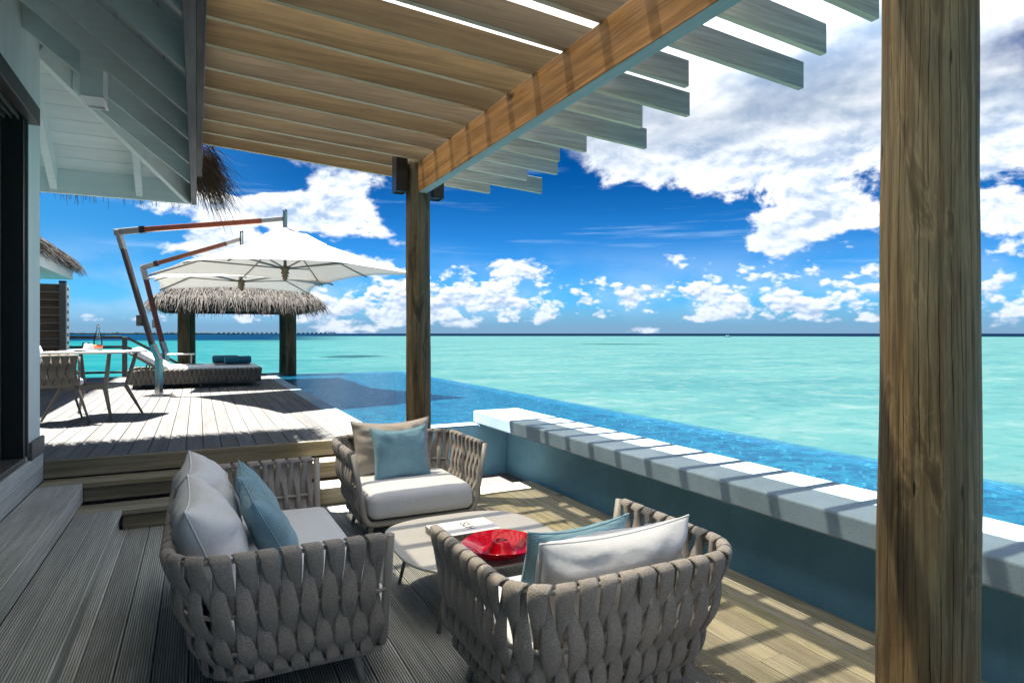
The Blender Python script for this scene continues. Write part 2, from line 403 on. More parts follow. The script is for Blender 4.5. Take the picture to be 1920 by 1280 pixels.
def log_mat(name, seed=0., k=1.0):
    m, t = new_mat(name); v = t.vm('ADD', t.obj(), (0, 0, seed)); o = t.obj()
    x, y, z = t.xyz(o); th = t.m('ARCTAN2', y, x)
    s1 = t.noise(t.vm('MULTIPLY', v, (10, 10, 1.0)), 1., 7, .62, .9)
    s2 = t.noise(t.vm('MULTIPLY', v, (8, 8, 1.7)), 1., 5, .6, 1.3)
    s3 = t.noise(t.vm('MULTIPLY', v, (60, 60, 1.6)), 1., 5, .65, .3)
    s4 = t.noise(t.vm('ADD', t.vm('MULTIPLY', v, (3.2, 3.2, .8)), (4, 9, 2)), 1., 4, .5, .6)
    col = t.mix(t.ss(s1, .3, .7), (.065 * k, .041 * k, .017 * k), (.26 * k, .180 * k, .082 * k))
    col = t.mix(t.m('MULTIPLY', t.ss(s4, .45, .62), .75), col, (.13 * k, .125 * k, .085 * k))
    col = t.mix(t.m('MULTIPLY', t.ss(s2, .54, .70), .85), col, (.030 * k, .021 * k, .014 * k))
    edge = t.m('MULTIPLY', t.ss(s2, .53, .56), t.ss(s2, .60, .565))
    col = t.mix(t.m('MULTIPLY', edge, .28), col, (.30 * k, .24 * k, .14 * k))
    col = t.mix(t.m('MULTIPLY', t.ss(s3, .44, .64), .7), col, (.045 * k, .032 * k, .018 * k))
    s5 = t.noise(t.vm('MULTIPLY', v, (170, 170, 9)), 1., 4, .7)
    col = t.mix(t.m('MULTIPLY', t.ss(s5, .40, .68), .45), col, (.05 * k, .036 * k, .020 * k))
    # drying cracks: broken near-vertical lines round the trunk
    w = t.m('ADD', t.m('MULTIPLY', th, 4.6), t.m('MULTIPLY', t.m('SUBTRACT', t.noise(t.comb(t.m('MULTIPLY', th, 1.3), seed, t.m('MULTIPLY', z, 1.6)), 1., 4, .6), .5), 1.0))
    d = t.voro(w, 1.0, feat='DISTANCE_TO_EDGE', dim='1D')
    brk = t.ss(t.noise(t.comb(t.m('MULTIPLY', th, 2.), 3.0 + seed, t.m('MULTIPLY', z, 2.6)), 1., 3), .43, .52)
    crack = t.m('MULTIPLY', t.ss(d, .050, .014), brk)
    kn = t.voro(t.comb(t.m('MULTIPLY', th, 1.9), seed, t.m('MULTIPLY', z, 2.4)), 1.)
    knot = t.ss(kn, .07, .03)
    dk = t.m('MAXIMUM', crack, t.m('MULTIPLY', knot, .9))
    col = t.mix(dk, col, (.007, .005, .004))
    h = t.m('SUBTRACT', t.m('ADD', t.m('MULTIPLY', s3, .35), t.m('ADD', t.m('MULTIPLY', s1, .3), t.m('MULTIPLY', s5, .2))), t.m('MULTIPLY', dk, 1.4))
    t.out(t.pbsdf(col, .72, .3, t.bump(h, .55, .012))); return m
M = MAT
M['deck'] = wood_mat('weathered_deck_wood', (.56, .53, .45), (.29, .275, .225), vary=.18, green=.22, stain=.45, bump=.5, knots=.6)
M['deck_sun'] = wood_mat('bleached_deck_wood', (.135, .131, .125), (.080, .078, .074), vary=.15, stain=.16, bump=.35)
M['step'] = wood_mat('step_wood', (.56, .59, .57), (.33, .355, .345), vary=.12, stain=.35, bump=.5)
M['step_x'] = wood_mat('step_wood_cross', (.40, .365, .285), (.18, .16, .115), along='X', vary=.15, stain=.4, green=.12, bump=.5)
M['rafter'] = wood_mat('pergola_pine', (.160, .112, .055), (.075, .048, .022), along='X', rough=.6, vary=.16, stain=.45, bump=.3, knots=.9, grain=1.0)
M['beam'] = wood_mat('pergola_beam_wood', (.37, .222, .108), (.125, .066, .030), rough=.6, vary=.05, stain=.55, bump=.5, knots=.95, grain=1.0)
M['ledger'] = wood_mat('ledger_wood', (.20, .17, .16), (.08, .065, .065), vary=.05, bump=.5)
M['log_near'] = log_mat('near_log', 0.0, 1.3)
M['log_far'] = log_mat('far_log', 7.3, .9)
M['log_cabana'] = log_mat('cabana_log', 15.1, .75)
M['plaster'] = plaster_mat('white_pool_plaster', (.225, .315, .385), .20, .35, (.75, .78, .8))
M['plaster_blue'] = plaster_mat('blue_pool_plaster', (.19, .42, .58), .18, .35, (.5, .6, .65))
M['wall'] = wood_mat('house_wall_paint', (.72, .79, .78), (.62, .70, .70), along='Z', vary=.02, stain=.1, bump=.15, grain=.5)
M['soffit'] = wood_mat('soffit_paint', (.80, .86, .85), (.70, .76, .75), along='X', vary=.05, stain=.10, bump=.2)
M['soffit_r'] = wood_mat('rafter_paint', (.78, .85, .85), (.68, .75, .75), along='X', vary=.04, stain=.12, bump=.2)
M['dark'] = plain_mat('dark_bronze', (.018, .018, .018), .45, .4)
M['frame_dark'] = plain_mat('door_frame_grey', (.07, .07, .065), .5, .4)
M['black'] = plain_mat('black_lamp_metal', (.008, .008, .009), .4, .4)
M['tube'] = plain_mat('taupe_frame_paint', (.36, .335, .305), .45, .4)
M['tube_sun'] = plain_mat('taupe_paint_for_sun', (.15, .135, .118), .45, .4)  # darker copy of the frame paint, toned down where the sun hits
M['ledger_grey'] = wood_mat('weathered_fascia', (.26, .235, .235), (.15, .135, .138), vary=.03, bump=.5)
M['tube_d'] = plain_mat('taupe_leg_paint', (.20, .18, .16), .45, .4)
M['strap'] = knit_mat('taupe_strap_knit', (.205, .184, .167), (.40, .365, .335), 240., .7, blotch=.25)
M['strap_sun'] = knit_mat('taupe_strap_knit_for_sun', (.085, .073, .061), (.15, .132, .112), 200., .4, blotch=.1)  # darker copy of the strap knit, sun brightness taken out of its colour
M['cushion'] = knit_mat('pale_cushion_canvas', (.56, .575, .60), (.68, .695, .715), 600., .12, .85, .05, .32)
M['cushion_t'] = knit_mat('taupe_cushion_canvas', (.36, .31, .265), (.46, .41, .36), 600., .12, .85, .08, .35)
M['blue'] = knitted_blue('blue_knit', (.10, .22, .29), (.25, .43, .52))
M['blue_pale'] = knitted_blue('pale_blue_knit', (.36, .52, .62), (.55, .68, .75))
M['towel'] = knit_mat('teal_towel', (.006, .05, .085), (.02, .13, .20), 300., .6)
M['steel'] = plain_mat('polished_steel', (.34, .34, .34), .16, .5, 1.0)
M['alu'] = plain_mat('brushed_aluminium', (.24, .235, .22), .4, .5, .6)
M['mahogany'] = wood_mat('varnished_mahogany', (.075, .016, .008), (.040, .009, .005), along='Z', rough=.28, vary=.03, stain=.1, bump=.06, spec=.5)
M['bronze'] = plain_mat('bronze_hub', (.20, .13, .065), .4, .5, .5)
M['tabletop'] = plain_mat('pale_ceramic_top', (.44, .425, .40), .45, .35, nz=.04, nsc=3.)
M['paper'] = plain_mat('white_paper', (.80, .79, .78), .5, .3)
M['ink'] = plain_mat('black_ink', (.02, .02, .02), .5)
M['grey_paint'] = plain_mat('grey_rail_paint', (.10, .10, .095), .55, .3, nz=.1)
M['slat'] = wood_mat('screen_slat_wood', (.17, .12, .085), (.085, .058, .04), along='X', vary=.1, bump=.2)
M['rope'] = plain_mat('rubber', (.02, .02, .02), .7)
def thatch_mat(name, a, b):
    m, t = new_mat(name)
    nd = t.node('ShaderNodeAttribute', attribute_name='tone'); 
    col = t.mix(nd.outputs['Fac'], a, b); n = t.noise(t.pos(), 5., 4)
    col = t.mix(t.m('MULTIPLY', t.ss(n, .45, .7), .35), col, tuple(q * .5 for q in a))
    t.out(t.pbsdf(col, .85, .2)); return m
M['thatch'] = thatch_mat('grey_thatch', (.026, .023, .021), (.105, .097, .089))
M['thatch_dark'] = thatch_mat('brown_thatch', (.045, .032, .022), (.27, .19, .125))
def canvas_mat():
    m, t = new_mat('umbrella_canvas'); v = t.obj()
    nrm = t.bump(t.noise(v, 300., 2), .1, .001)
    d = t.pbsdf((.62, .615, .60), .8, .15, nrm); tr = t.node('ShaderNodeBsdfTranslucent'); tr.inputs[0].default_value = (.80, .78, .74, 1)
    mx = t.node('ShaderNodeMixShader'); mx.inputs[0].default_value = .24
    t.l.new(d, mx.inputs[1]); t.l.new(tr.outputs[0], mx.inputs[2]); t.out(mx.outputs[0]); return m
M['canvas'] = canvas_mat()
def sheet_mat():
    m, t = new_mat('corrugated_roof_sheet')
    d = t.node('ShaderNodeBsdfTranslucent'); d.inputs[0].default_value = (.60, .60, .58, 1)
    tr = t.node('ShaderNodeBsdfTransparent'); tr.inputs[0].default_value = (.31, .285, .235, 1)
    g = t.node('ShaderNodeBsdfGlossy'); g.inputs[0].default_value = (.8, .8, .8, 1); g.inputs[1].default_value = .15
    mx = t.node('ShaderNodeMixShader'); mx.inputs[0].default_value = .42
    t.l.new(d.outputs[0], mx.inputs[1]); t.l.new(tr.outputs[0], mx.inputs[2])
    m2 = t.node('ShaderNodeMixShader'); m2.inputs[0].default_value = .06
    t.l.new(mx.outputs[0], m2.inputs[1]); t.l.new(g.outputs[0], m2.inputs[2]); t.out(m2.outputs[0]); return m
M['sheet'] = sheet_mat()
def glass_mat(name, tint, rough=.02, gl=.09, body=None, bw=0.):
    m, t = new_mat(name)
    tr = t.node('ShaderNodeBsdfTransparent'); tr.inputs[0].default_value = (*tint, 1)
    g = t.node('ShaderNodeBsdfGlossy'); g.inputs[1].default_value = rough
    fr = t.node('ShaderNodeFresnel'); fr.inputs[0].default_value = 1.45
    base = tr.outputs[0]
    if body:
        d = t.pbsdf(body, .1, .5); mb = t.node('ShaderNodeMixShader'); mb.inputs[0].default_value = bw
        t.l.new(base, mb.inputs[1]); t.l.new(d, mb.inputs[2]); base = mb.outputs[0]
    mx = t.node('ShaderNodeMixShader'); t.l.new(fr.outputs[0], mx.inputs[0])
    t.l.new(base, mx.inputs[1]); t.l.new(g.outputs[0], mx.inputs[2]); t.out(mx.outputs[0]); return m
M['pane'] = glass_mat('dark_door_glass', (.10, .15, .16))
M['clear'] = glass_mat('clear_glass', (.86, .95, .92))
def red_mat():
    m, t = new_mat('red_glass')
    d = t.pbsdf((.42, .002, .012), .09, .4); tr = t.node('ShaderNodeBsdfTransparent'); tr.inputs[0].default_value = (.8, .01, .04, 1)
    mx = t.node('ShaderNodeMixShader'); mx.inputs[0].default_value = .12
    t.l.new(d, mx.inputs[1]); t.l.new(tr.outputs[0], mx.inputs[2]); t.out(mx.outputs[0]); return m
M['red'] = red_mat()
def pool_water():
    m, t = new_mat('pool_water'); v = t.pos()
    a = t.noise(t.vm('MULTIPLY', v, (1, 1, 1)), 7.5, 4, .58, .6); b = t.noise(v, 26., 3, .5)
    nrm = t.bump(t.m('ADD', a, t.m('MULTIPLY', b, .5)), .8, .035)
    tr = t.node('ShaderNodeBsdfTransparent'); tr.inputs[0].default_value = (.70, .93, .985, 1)
    g = t.node('ShaderNodeBsdfGlossy'); g.inputs[1].default_value = .03; g.inputs[0].default_value = (.42, .60, .72, 1)
    t.l.new(nrm, g.inputs['Normal'])
    fr = t.node('ShaderNodeFresnel'); fr.inputs[0].default_value = 1.30; t.l.new(nrm, fr.inputs['Normal'])
    body = t.pbsdf(t.mix(t.ss(a, .38, .62), (.003, .050, .100), (.010, .112, .175)), .4, .0, nrm)
    bm_ = t.node('ShaderNodeMixShader'); bm_.inputs[0].default_value = .5
    t.l.new(tr.outputs[0], bm_.inputs[1]); t.l.new(body, bm_.inputs[2])
    mx = t.node('ShaderNodeMixShader'); t.l.new(fr.outputs[0], mx.inputs[0])
    t.l.new(bm_.outputs[0], mx.inputs[1]); t.l.new(g.outputs[0], mx.inputs[2]); t.out(mx.outputs[0]); return m
M['pool_water'] = pool_water()
def tile_mat():
    m, t = new_mat('blue_mosaic_tile'); v = t.pos()
    cells = t.vm('FLOOR', t.vm('MULTIPLY', v, (33, 33, 33)))
    wn = t.node('ShaderNodeTexWhiteNoise'); t.l.new(cells, wn.inputs['Vector'])
    col = t.mix(wn.outputs['Value'], (.004, .060, .13), (.012, .115, .22))
    col = t.mix(t.m('MULTIPLY', t.ss(wn.outputs['Value'], .93, .97), .7), col, (.25, .62, .80))
    t.out(t.pbsdf(col, .3, .4)); return m
M['tile'] = tile_mat()
def sea_mat():
    m, t = new_mat('lagoon_water'); v = t.pos(); x, y, z = t.xyz(v)
    flat = t.comb(x, y, 0.0); dist = t.vm('LENGTH', flat, out=1)
    n0 = t.noise(flat, .004, 5, .55); n1 = t.noise(t.vm('MULTIPLY', flat, (.6, 1.3, 1)), .09, 7, .62, .6); n2 = t.noise(flat, .9, 6, .65, .5)
    az = t.m('ARCTAN2', x, y)
    left = t.ss(az, .42, -.20)
    n3 = t.noise(t.vm('MULTIPLY', flat, (.7, 1.2, 1)), .30, 7, .66, .8)
    c = t.mix(left, (.0315, .080, .083), (.0036, .062, .070))
    c = t.mix(t.m('MULTIPLY', t.ss(n1, .40, .64), .60), c, t.mix(left, (.0145, .056, .066), (.0015, .042, .055)))
    c = t.mix(t.m('MULTIPLY', t.ss(n3, .48, .70), .55), c, t.mix(left, (.068, .104, .103), (.016, .085, .089)))
    c = t.mix(t.m('MULTIPLY', t.ss(n2, .52, .74), .45), c, t.mix(left, (.088, .115, .109), (.024, .094, .096)))
    c = t.mix(t.m('MULTIPLY', t.ss(n2, .47, .30), .40), c, (.006, .042, .050))
    # reef flats: dark coral patches under the shallow water
    rot = t.comb(t.m('SUBTRACT', t.m('MULTIPLY', x, .894), t.m('MULTIPLY', y, .449)), t.m('ADD', t.m('MULTIPLY', x, .449), t.m('MULTIPLY', y, .894)), 0.0)
    for (cx, cy, sx, sy, amp) in ((-19.8, 78., 4.6, 5.5, .97), (29., 168., 15., 11., .8), (-93., 224., 14., 13., .75)):
        q = t.vm('MULTIPLY', t.vm('SUBTRACT', rot, (cx, cy, 0)), (1 / sx, 1 / sy, 0))
        e = t.m('ADD', t.vm('LENGTH', q, out=1), t.m('MULTIPLY', t.m('SUBTRACT', t.noise(flat, .45, 5, .7), .5), 1.3))
        c = t.mix(t.m('MULTIPLY', t.ss(e, 1.0, .55), amp), c, (.008, .030, .036))
    # the drop-off beyond the reef
    edge = t.m('ADD', dist, t.m('MULTIPLY', t.m('SUBTRACT', n0, .5), 160.))
    deep = t.m('MAXIMUM', t.ss(edge, 620., 760.), t.m('MULTIPLY', t.ss(edge, 235., 330.), t.ss(az, .24, .08)))
    c = t.mix(deep, c, t.mix(left, (.0015, .006, .016), (.0015, .016, .040)))
    nrm = t.bump(t.m('ADD', n2, t.m('MULTIPLY', t.noise(flat, 3.2, 4, .6), .4)), .25, .12)
    t.out(t.pbsdf(c, .6, .0, nrm)); return m
M['sea'] = sea_mat()
# ================================================================ SETTING
ZU, ZW, ZS = .456, .430, -1.40           # upper deck, pool water, sea level (lower deck is z = 0)
def structure(name, mb, mat, smooth=False, **kw):
    o = link(name, mb.mesh(name, smooth), mat, **kw); o['kind'] = 'structure'; return o
mb = MB(); mb.add([(-30000, -30000, ZS), (30000, -30000, ZS), (30000, 30000, ZS), (-30000, 30000, ZS)], [(0, 1, 2, 3)])
structure('sea', mb, M['sea'])
# ---- decking: every board its own piece
def board_mesh(w, L, th, grooves, cache={}):
    k = (round(w, 4), round(L, 3), th, grooves)
    if k in cache: return cache[k]
    mb = MB()
    if grooves:
        top = []; n = grooves; e = .006; step = (w - 2 * e) / n
        top.append((0, -.004)); top.append((e * .6, 0))
        for i in range(n):
            x = e + i * step
            top += [(x + step * .08, 0), (x + step * .22, -.0055), (x + step * .54, -.0055), (x + step * .68, 0)]
        top += [(w - e * .6, 0), (w, -.004)]
    else:
        top = [(0, -.003), (.003, 0), (w - .003, 0), (w, -.003)]
    poly = [(x - w / 2, z) for x, z in top] + [(w / 2, -th), (-w / 2, -th)]
    mb.extrude(poly, 1, 0, L)
    cache[k] = mb.mesh('deck_board'); return cache[k]
def lay_boards(parent, mat, x0, x1, y0, y1, z, bw, gap, grooves, joints, th=.026, seed=1):
    rn = random.Random(seed); x = x0
    n = max(1, round((x1 - x0 + gap) / (bw + gap))); bw = (x1 - x0 + gap) / n - gap
    for i in range(n):
        ys = [y0]
        if joints:
            y = y0 + rn.choice((1.2, 2.1, 3.0, 3.6))
            while y < y1 - 1.0:
                ys.append(y); y += rn.choice((2.4, 3.0, 3.6))
        ys.append(y1)
        for a, b in zip(ys, ys[1:]):
            o = link('deck_board', board_mesh(bw, b - a - .003, th, grooves), mat, parent)
            o.location = (x + bw / 2, a, z + rn.uniform(-.0012, .0012))
        x += bw + gap
low = structure('lower_deck', MB().box((-1.09, -3.4, -.14), (2.99, 6.06, -.045)), M['ledger'])
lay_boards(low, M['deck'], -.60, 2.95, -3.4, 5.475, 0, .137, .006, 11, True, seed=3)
up = structure('upper_deck', MB().box((-5.2, 6.10, .20), (1.46, 17.0, .415)), M['ledger'])
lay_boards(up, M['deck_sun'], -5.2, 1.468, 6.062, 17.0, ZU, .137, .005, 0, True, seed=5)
# ---- the L of steps between the two decks
steps = structure('deck_steps', MB().box((-1.06, 5.86, .01), (1.43, 6.02, .27)).box((-.78, 5.50, .006), (1.43, 5.85, .12))
                  .box((-1.06, -3.4, .01), (-.83, 5.80, .27)).box((-.82, -3.4, .006), (-.53, 5.44, .12)), M['ledger'])
def slab(name, lo, hi, mat, bev=.004):
    c = [(a + b) / 2 for a, b in zip(lo, hi)]; h = [(b - a) / 2 for a, b in zip(lo, hi)]
    return part(name, MB().box([-q for q in h], h), mat, steps, loc=c, bevel=bev)
slab('fascia_board', (-1.085, 6.035, .305 + .012), (1.455, 6.062, ZU - .002), M['step_x'])          # edge of the upper deck
for z, xs, ynose in ((.304, (-.79, -.935), 5.784), (.152, (-.50, -.645), 5.43)):
    # treads running along the house: two grooved boards each
    for k, xr in enumerate(xs):
        L = ynose + 3.4 + (.0 if k == 0 else .0)
        o = link('tread_board', board_mesh(.142, L, .036, 11), M['step'], steps); o.location = (xr - .071 + .0, -3.4, z)
    # treads across, under the edge of the upper deck
    x0 = xs[0] + .004; xl = -1.076 if z > .2 else -.80
    for k in range(2):
        y0 = ynose + .002 + k * .145
        part('tread_board', MB().box((-(1.43 - xl) / 2, -.071, -.036), ((1.43 - xl) / 2, .071, 0)), M['step_x'], steps,
             loc=((1.43 + xl) / 2, y0 + .071, z - .0015), bevel=.004)
    part('riser_board', MB().box((-(1.42 - x0) / 2, -.011, -.0555), ((1.42 - x0) / 2, .011, .0555)), M['step_x'], steps,
         loc=((1.42 + x0) / 2, ynose + .04, z - .0935), bevel=.003)
    part('riser_board', MB().box((-.011, -(ynose + 3.42) / 2, -.0555), (.011, (ynose + 3.42) / 2, .0555)), M['step'], steps,
         loc=(xs[0] - (.0095 if z > .2 else .030), (ynose - 3.36) / 2, z - .0935), bevel=.003)
slab('riser_board', (-1.10, -3.4, .306), (-1.078, 6.034, .535), M['step'])
# ---- pool: tiled basin, water, coping and the plastered walls
pool = structure('swimming_pool', MB().box((1.50, 6.28, -1.0), (4.98, 16.7, -.85)).box((3.20, -5, -1.0), (4.98, 6.275, -.85))
     .box((4.74, -5, -.846), (4.98, 16.7, .405)).box((1.668, 16.46, -.846), (4.736, 16.7, .405))
     .box((1.50, 6.28, -.846), (1.664, 16.7, .40)).box((1.668, 6.272, -.846), (3.19, 6.33, .38)).box((3.192, -5, -.846), (3.25, 6.26, .38)), M['tile'])
wm = MB(); wm.add([(1.664, 6.271, ZW), (3.191, 6.271, ZW), (4.975, 6.271, ZW), (4.975, 16.695, ZW), (1.664, 16.695, ZW)], [(0, 1, 2, 3, 4)])
wm.add([(3.191, -5, ZW), (4.975, -5, ZW), (4.975, 6.271, ZW), (3.191, 6.271, ZW)], [(0, 1, 2, 3)])
structure('pool_water', wm, M['pool_water'], parent=pool)
cop = part('coping_stone', MB().box((1.472, 6.07, .36), (1.666, 16.9, ZU)), M['plaster'], pool, bevel=.006)
wl = thing('pool_wall', 'long low plastered wall with overhanging bench cap between lounge deck and pool', 'wall', (2.99, 6.07, 0))
part('wall_face', MB().box((0, -11, -.15), (.20, .16, .4965)), M['plaster_blue'], wl)
part('wall_face', MB().box((-1.53, 0, -.15), (-.003, .20, .487)), M['plaster_blue'], wl, bevel=.008)
part('wall_top', MB().box((-1.53, -.002, .4875), (-.333, .202, .4955)), M['plaster'], wl)
part('wall_cap', MB().box((-.33, -11, .4975), (.21, .165, .626)), M['plaster'], wl, bevel=.014, seg=3)
# ---- pergola
perg = thing('pergola', 'timber pergola with pine rafters, one heavy beam, round log posts and corrugated roof sheet', 'pergola', (1.755, 5.355, 0))
PX, PY = 1.755, 5.355
def log_mesh(name, r0, r1, z0, z1, n, m, seed, amp):
    mb = MB()
    def P(i, j):
        th = 2 * math.pi * i / n; z = lerp(z0, z1, j / (m - 1)); r = lerp(r0, r1, j / (m - 1))
        q = Vector((math.cos(th) * 1.3 + seed, math.sin(th) * 1.3, z * .8))
        r *= 1 + amp * noise.noise(q) + amp * .5 * noise.noise(q * 3.1) + amp * .25 * noise.noise(Vector((math.cos(th) * 7 + seed, math.sin(th) * 7, z * 1.2)))
        bx = .012 * noise.noise(Vector((seed, 3.3, z * .7))); by = .012 * noise.noise(Vector((seed, 8.3, z * .7)))
        return (r * math.cos(th) + bx, r * math.sin(th) + by, z)
    mb.grid(P, n, m, True); mb.f.append(tuple((m - 1) * n + k for k in range(n)))
    return mb
part('post', log_mesh('post', .112, .104, 0, 2.99, 48, 60, 3.1, .05), M['log_far'], perg, True, label='far log post behind the armchair that faces the camera')
part('post', log_mesh('post', .122, .1066, 0, 2.686, 128, 160, 9.4, .045), M['log_near'], perg, True, loc=(.0, 1.002 - PY, 0), label='thick cracked log post nearest the camera')
BZ0, BZ1 = 2.686, 2.942
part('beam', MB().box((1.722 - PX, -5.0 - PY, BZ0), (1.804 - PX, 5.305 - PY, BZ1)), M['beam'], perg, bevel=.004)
def zr(x): return 2.944 - .058 * (x - 1.722)
ends = [3.264, 3.777, 3.352, 3.51, 3.291, 3.344, 3.738, 3.364, 3.509, 3.125, 3.799, 3.488, 3.375]
ends = [q * .82 for q in ends]
RH, RT = .153, .038
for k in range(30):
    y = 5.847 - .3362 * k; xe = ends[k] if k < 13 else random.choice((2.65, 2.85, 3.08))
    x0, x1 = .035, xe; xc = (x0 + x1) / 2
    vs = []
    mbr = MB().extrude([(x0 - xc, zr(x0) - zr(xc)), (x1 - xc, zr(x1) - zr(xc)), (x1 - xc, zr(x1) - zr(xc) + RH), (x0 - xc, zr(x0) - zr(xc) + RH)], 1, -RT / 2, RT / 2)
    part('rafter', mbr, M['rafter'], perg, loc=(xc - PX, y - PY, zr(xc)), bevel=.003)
part('ledger', MB().box((-.005 - PX, -5 - PY, 2.775), (.034 - PX, 5.90 - PY, 3.26)), M['ledger'], perg, bevel=.004)
sh = MB(); xs = []
nW = 150
for i in range(nW * 4 + 1):
    x = .036 + (2.15 - .036) * i / (nW * 4)
    xs.append((x - PX, zr(x) + RH + .011 + .006 * math.sin(i * math.pi / 2)))
sh.grid(lambda i, j: (xs[i][0], (-5.0, 5.868)[j] - PY, xs[i][1]), len(xs), 2)
part('roof_sheet', sh, M['sheet'], perg, smooth=True)
for dx, lab, dz in ((-.168, 'black box lamp on the house side of the far log post', 0), (.168, 'black box lamp on the sea side of the far log post', -.03)):
    lm = thing('post_lamp', lab, 'wall lamp', (PX + dx, PY, 2.69 + dz), group='black lamps on the far post')
    part('housing', MB().box((-.051, -.070, .012), (.051, .070, .32)), M['black'], lm, bevel=.004)
    part('rim', MB().box((-.053, -.072, 0), (-.043, .072, .011)).box((.043, -.072, 0), (.053, .072, .011)).box((-.0425, -.072, 0), (.0425, -.062, .011)).box((-.0425, .062, 0), (.0425, .072, .011)), M['black'], lm)
    part('bracket', MB().box((.0515 if dx < 0 else -.075, -.03, .10), (.075 if dx < 0 else -.0515, .03, .20)), M['black'], lm)
# ---- the villa: wall, sliding door, exposed rafter eaves, thatch
villa = thing('villa', 'pale painted thatched villa with exposed rafter eaves and dark sliding glass door', 'house', (-1.1, 6.03, 0))
VX, VY = -1.1, 6.03
def vbox(lo, hi): return MB().box((lo[0] - VX, lo[1] - VY, lo[2]), (hi[0] - VX, hi[1] - VY, hi[2]))
part('wall', vbox((-1.24, 5.58, .536), (-1.10, 6.03, 3.70)), M['wall'], villa)
part('wall', vbox((-1.24, -3.4, 3.06), (-1.10, 5.579, 4.1)), M['wall'], villa)
part('wall', vbox((-4.6, 5.90, .30), (-1.241, 6.03, 4.4)), M['wall'], villa)
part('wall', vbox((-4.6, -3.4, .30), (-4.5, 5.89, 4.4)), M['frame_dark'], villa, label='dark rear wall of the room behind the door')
part('wall', vbox((-4.49, -3.5, .30), (-1.1, -3.41, 4.4)), M['wall'], villa)
part('floor', vbox((-4.49, -3.4, .30), (-1.101, 5.89, .50)), M['ledger'], villa)
part('ceiling', vbox((-4.49, -3.4, 3.10), (-1.25, 5.89, 3.18)), M['wall'], villa)
door = part('sliding_door', vbox((-1.20, 5.12, .575), (-1.16, 5.20, 2.95)).box((-1.20 - VX, 3.55 - VY, .575), (-1.16 - VX, 3.63 - VY, 2.95))
     .box((-1.20 - VX, 3.63 - VY, .575), (-1.16 - VX, 5.12 - VY, .72)).box((-1.20 - VX, 3.63 - VY, 2.87), (-1.16 - VX, 5.12 - VY, 2.95)), M['frame_dark'], villa, bevel=.004)
part('glass_pane', vbox((-1.185, 3.63, .72), (-1.177, 5.12, 2.87)), M['pane'], door)
part('door_rail', vbox((-1.194, 3.64, 1.77), (-1.168, 5.11, 1.80)), M['alu'], door)
part('door_jamb', vbox((-1.23, 5.50, .575), (-1.098, 5.575, 2.99)), M['dark'], villa)
part('door_stop', vbox((-1.10, 5.565, .575), (-1.085, 5.585, 2.98)), M['grey_paint'], villa)
part('door_track', vbox((-1.215, -3.4, 2.96), (-1.20, 5.50, 3.05)).box((-1.17 - VX, -3.4 - VY, 2.96), (-1.16 - VX, 5.5 - VY, 3.05)).box((-1.13 - VX, -3.4 - VY, 2.96), (-1.12 - VX, 5.5 - VY, 3.05)), M['alu'], villa)
part('door_header', vbox((-1.099, -3.4, 2.975), (-1.03, 5.66, 3.10)), M['dark'], villa, bevel=.004)
part('door_sill', vbox((-1.25, -3.4, .50), (-1.095, 5.56, .574)), M['frame_dark'], villa, bevel=.005)
part('skirting_block', vbox((-1.098, 5.62, .53), (-1.07, 6.04, .66)), M['grey_paint'], villa, bevel=.005)
# roof planes: eave bottom edge at x=-.05 / y=7.05, z=2.743, both rising at 37 degrees
EX, EY, EZ, PM, PN = -.05, 7.20, 2.77, .795, .715
HR = PM / PN
def zx(x): return EZ + PM * (EX - x)
def zy(y): return EZ + PN * (EY - y)
DV = .20                                                      # rafter depth, soffit boards lie on top
part('fascia', vbox((-.055, -3.4, EZ), (-.006, EY + .001, EZ + .30)), M['ledger_grey'], villa, bevel=.003)
part('fascia', vbox((-4.6, EY - .042, EZ + .003), (-.057, EY, EZ + .28)), M['soffit_r'], villa, bevel=.003)
for y in (6.20, 5.49, 4.80, 4.25, 3.57, 2.94, 2.35, 1.75, 1.15, .55, -.05, -.65, -1.25, -1.85):
    top = max(-1.099, EX - (EY - y) / HR + .04)
    x0, x1 = top, -.057
    part('rafter', MB().extrude([(x0 - VX, zx(x0)), (x1 - VX, zx(x1)), (x1 - VX, zx(x1) + DV), (x0 - VX, zx(x0) + DV)], 1, y - .024 - VY, y + .024 - VY), M['soffit_r'], villa, bevel=.003)
hip = MB(); c0, c1 = Vector((-.06 - VX, EY - .01 - VY, EZ + .085)), Vector((-1.10 - VX, EY - 1.05 * HR - VY, zx(-1.10) + .085))
hip.beam(c0, c1, .05, .19); part('hip_rafter', hip, M['soffit'], villa, bevel=.003)
for x in (-.51, -1.20, -1.9, -2.6):
    y0, y1 = max(6.031, EY - (EX - x) * HR + .03) if x > -1.1 else 6.031, EY - .043
    part('jack_rafter', MB().extrude([(y0 - VY, zy(y0)), (y1 - VY, zy(y1)), (y1 - VY, zy(y1) + DV), (y0 - VY, zy(y0) + DV)], 0, x - .03 - VX, x + .03 - VX), M['soffit'], villa, bevel=.003)
nb = 10                                                        # soffit boards of the end eave, cut along the hip
for k in range(nb):
    ya, yb = EY - .044 - k * .118, EY - .044 - k * .118 - .113
    xa, xb = EX - (EY - ya) / HR - .012, EX - (EY - yb) / HR - .012
    f0 = [(-4.5, ya), (xa, ya), (xb, yb), (-4.5, yb)]
    mbq = MB().add([(x - VX, y - VY, zy(y) + DV) for x, y in f0] + [(x - VX, y - VY, zy(y) + DV + .02) for x, y in f0],
                   [(0, 1, 2, 3), (7, 6, 5, 4), (0, 4, 5, 1), (1, 5, 6, 2), (2, 6, 7, 3), (3, 7, 4, 0)])
    part('soffit_board', mbq, M['soffit'], villa)
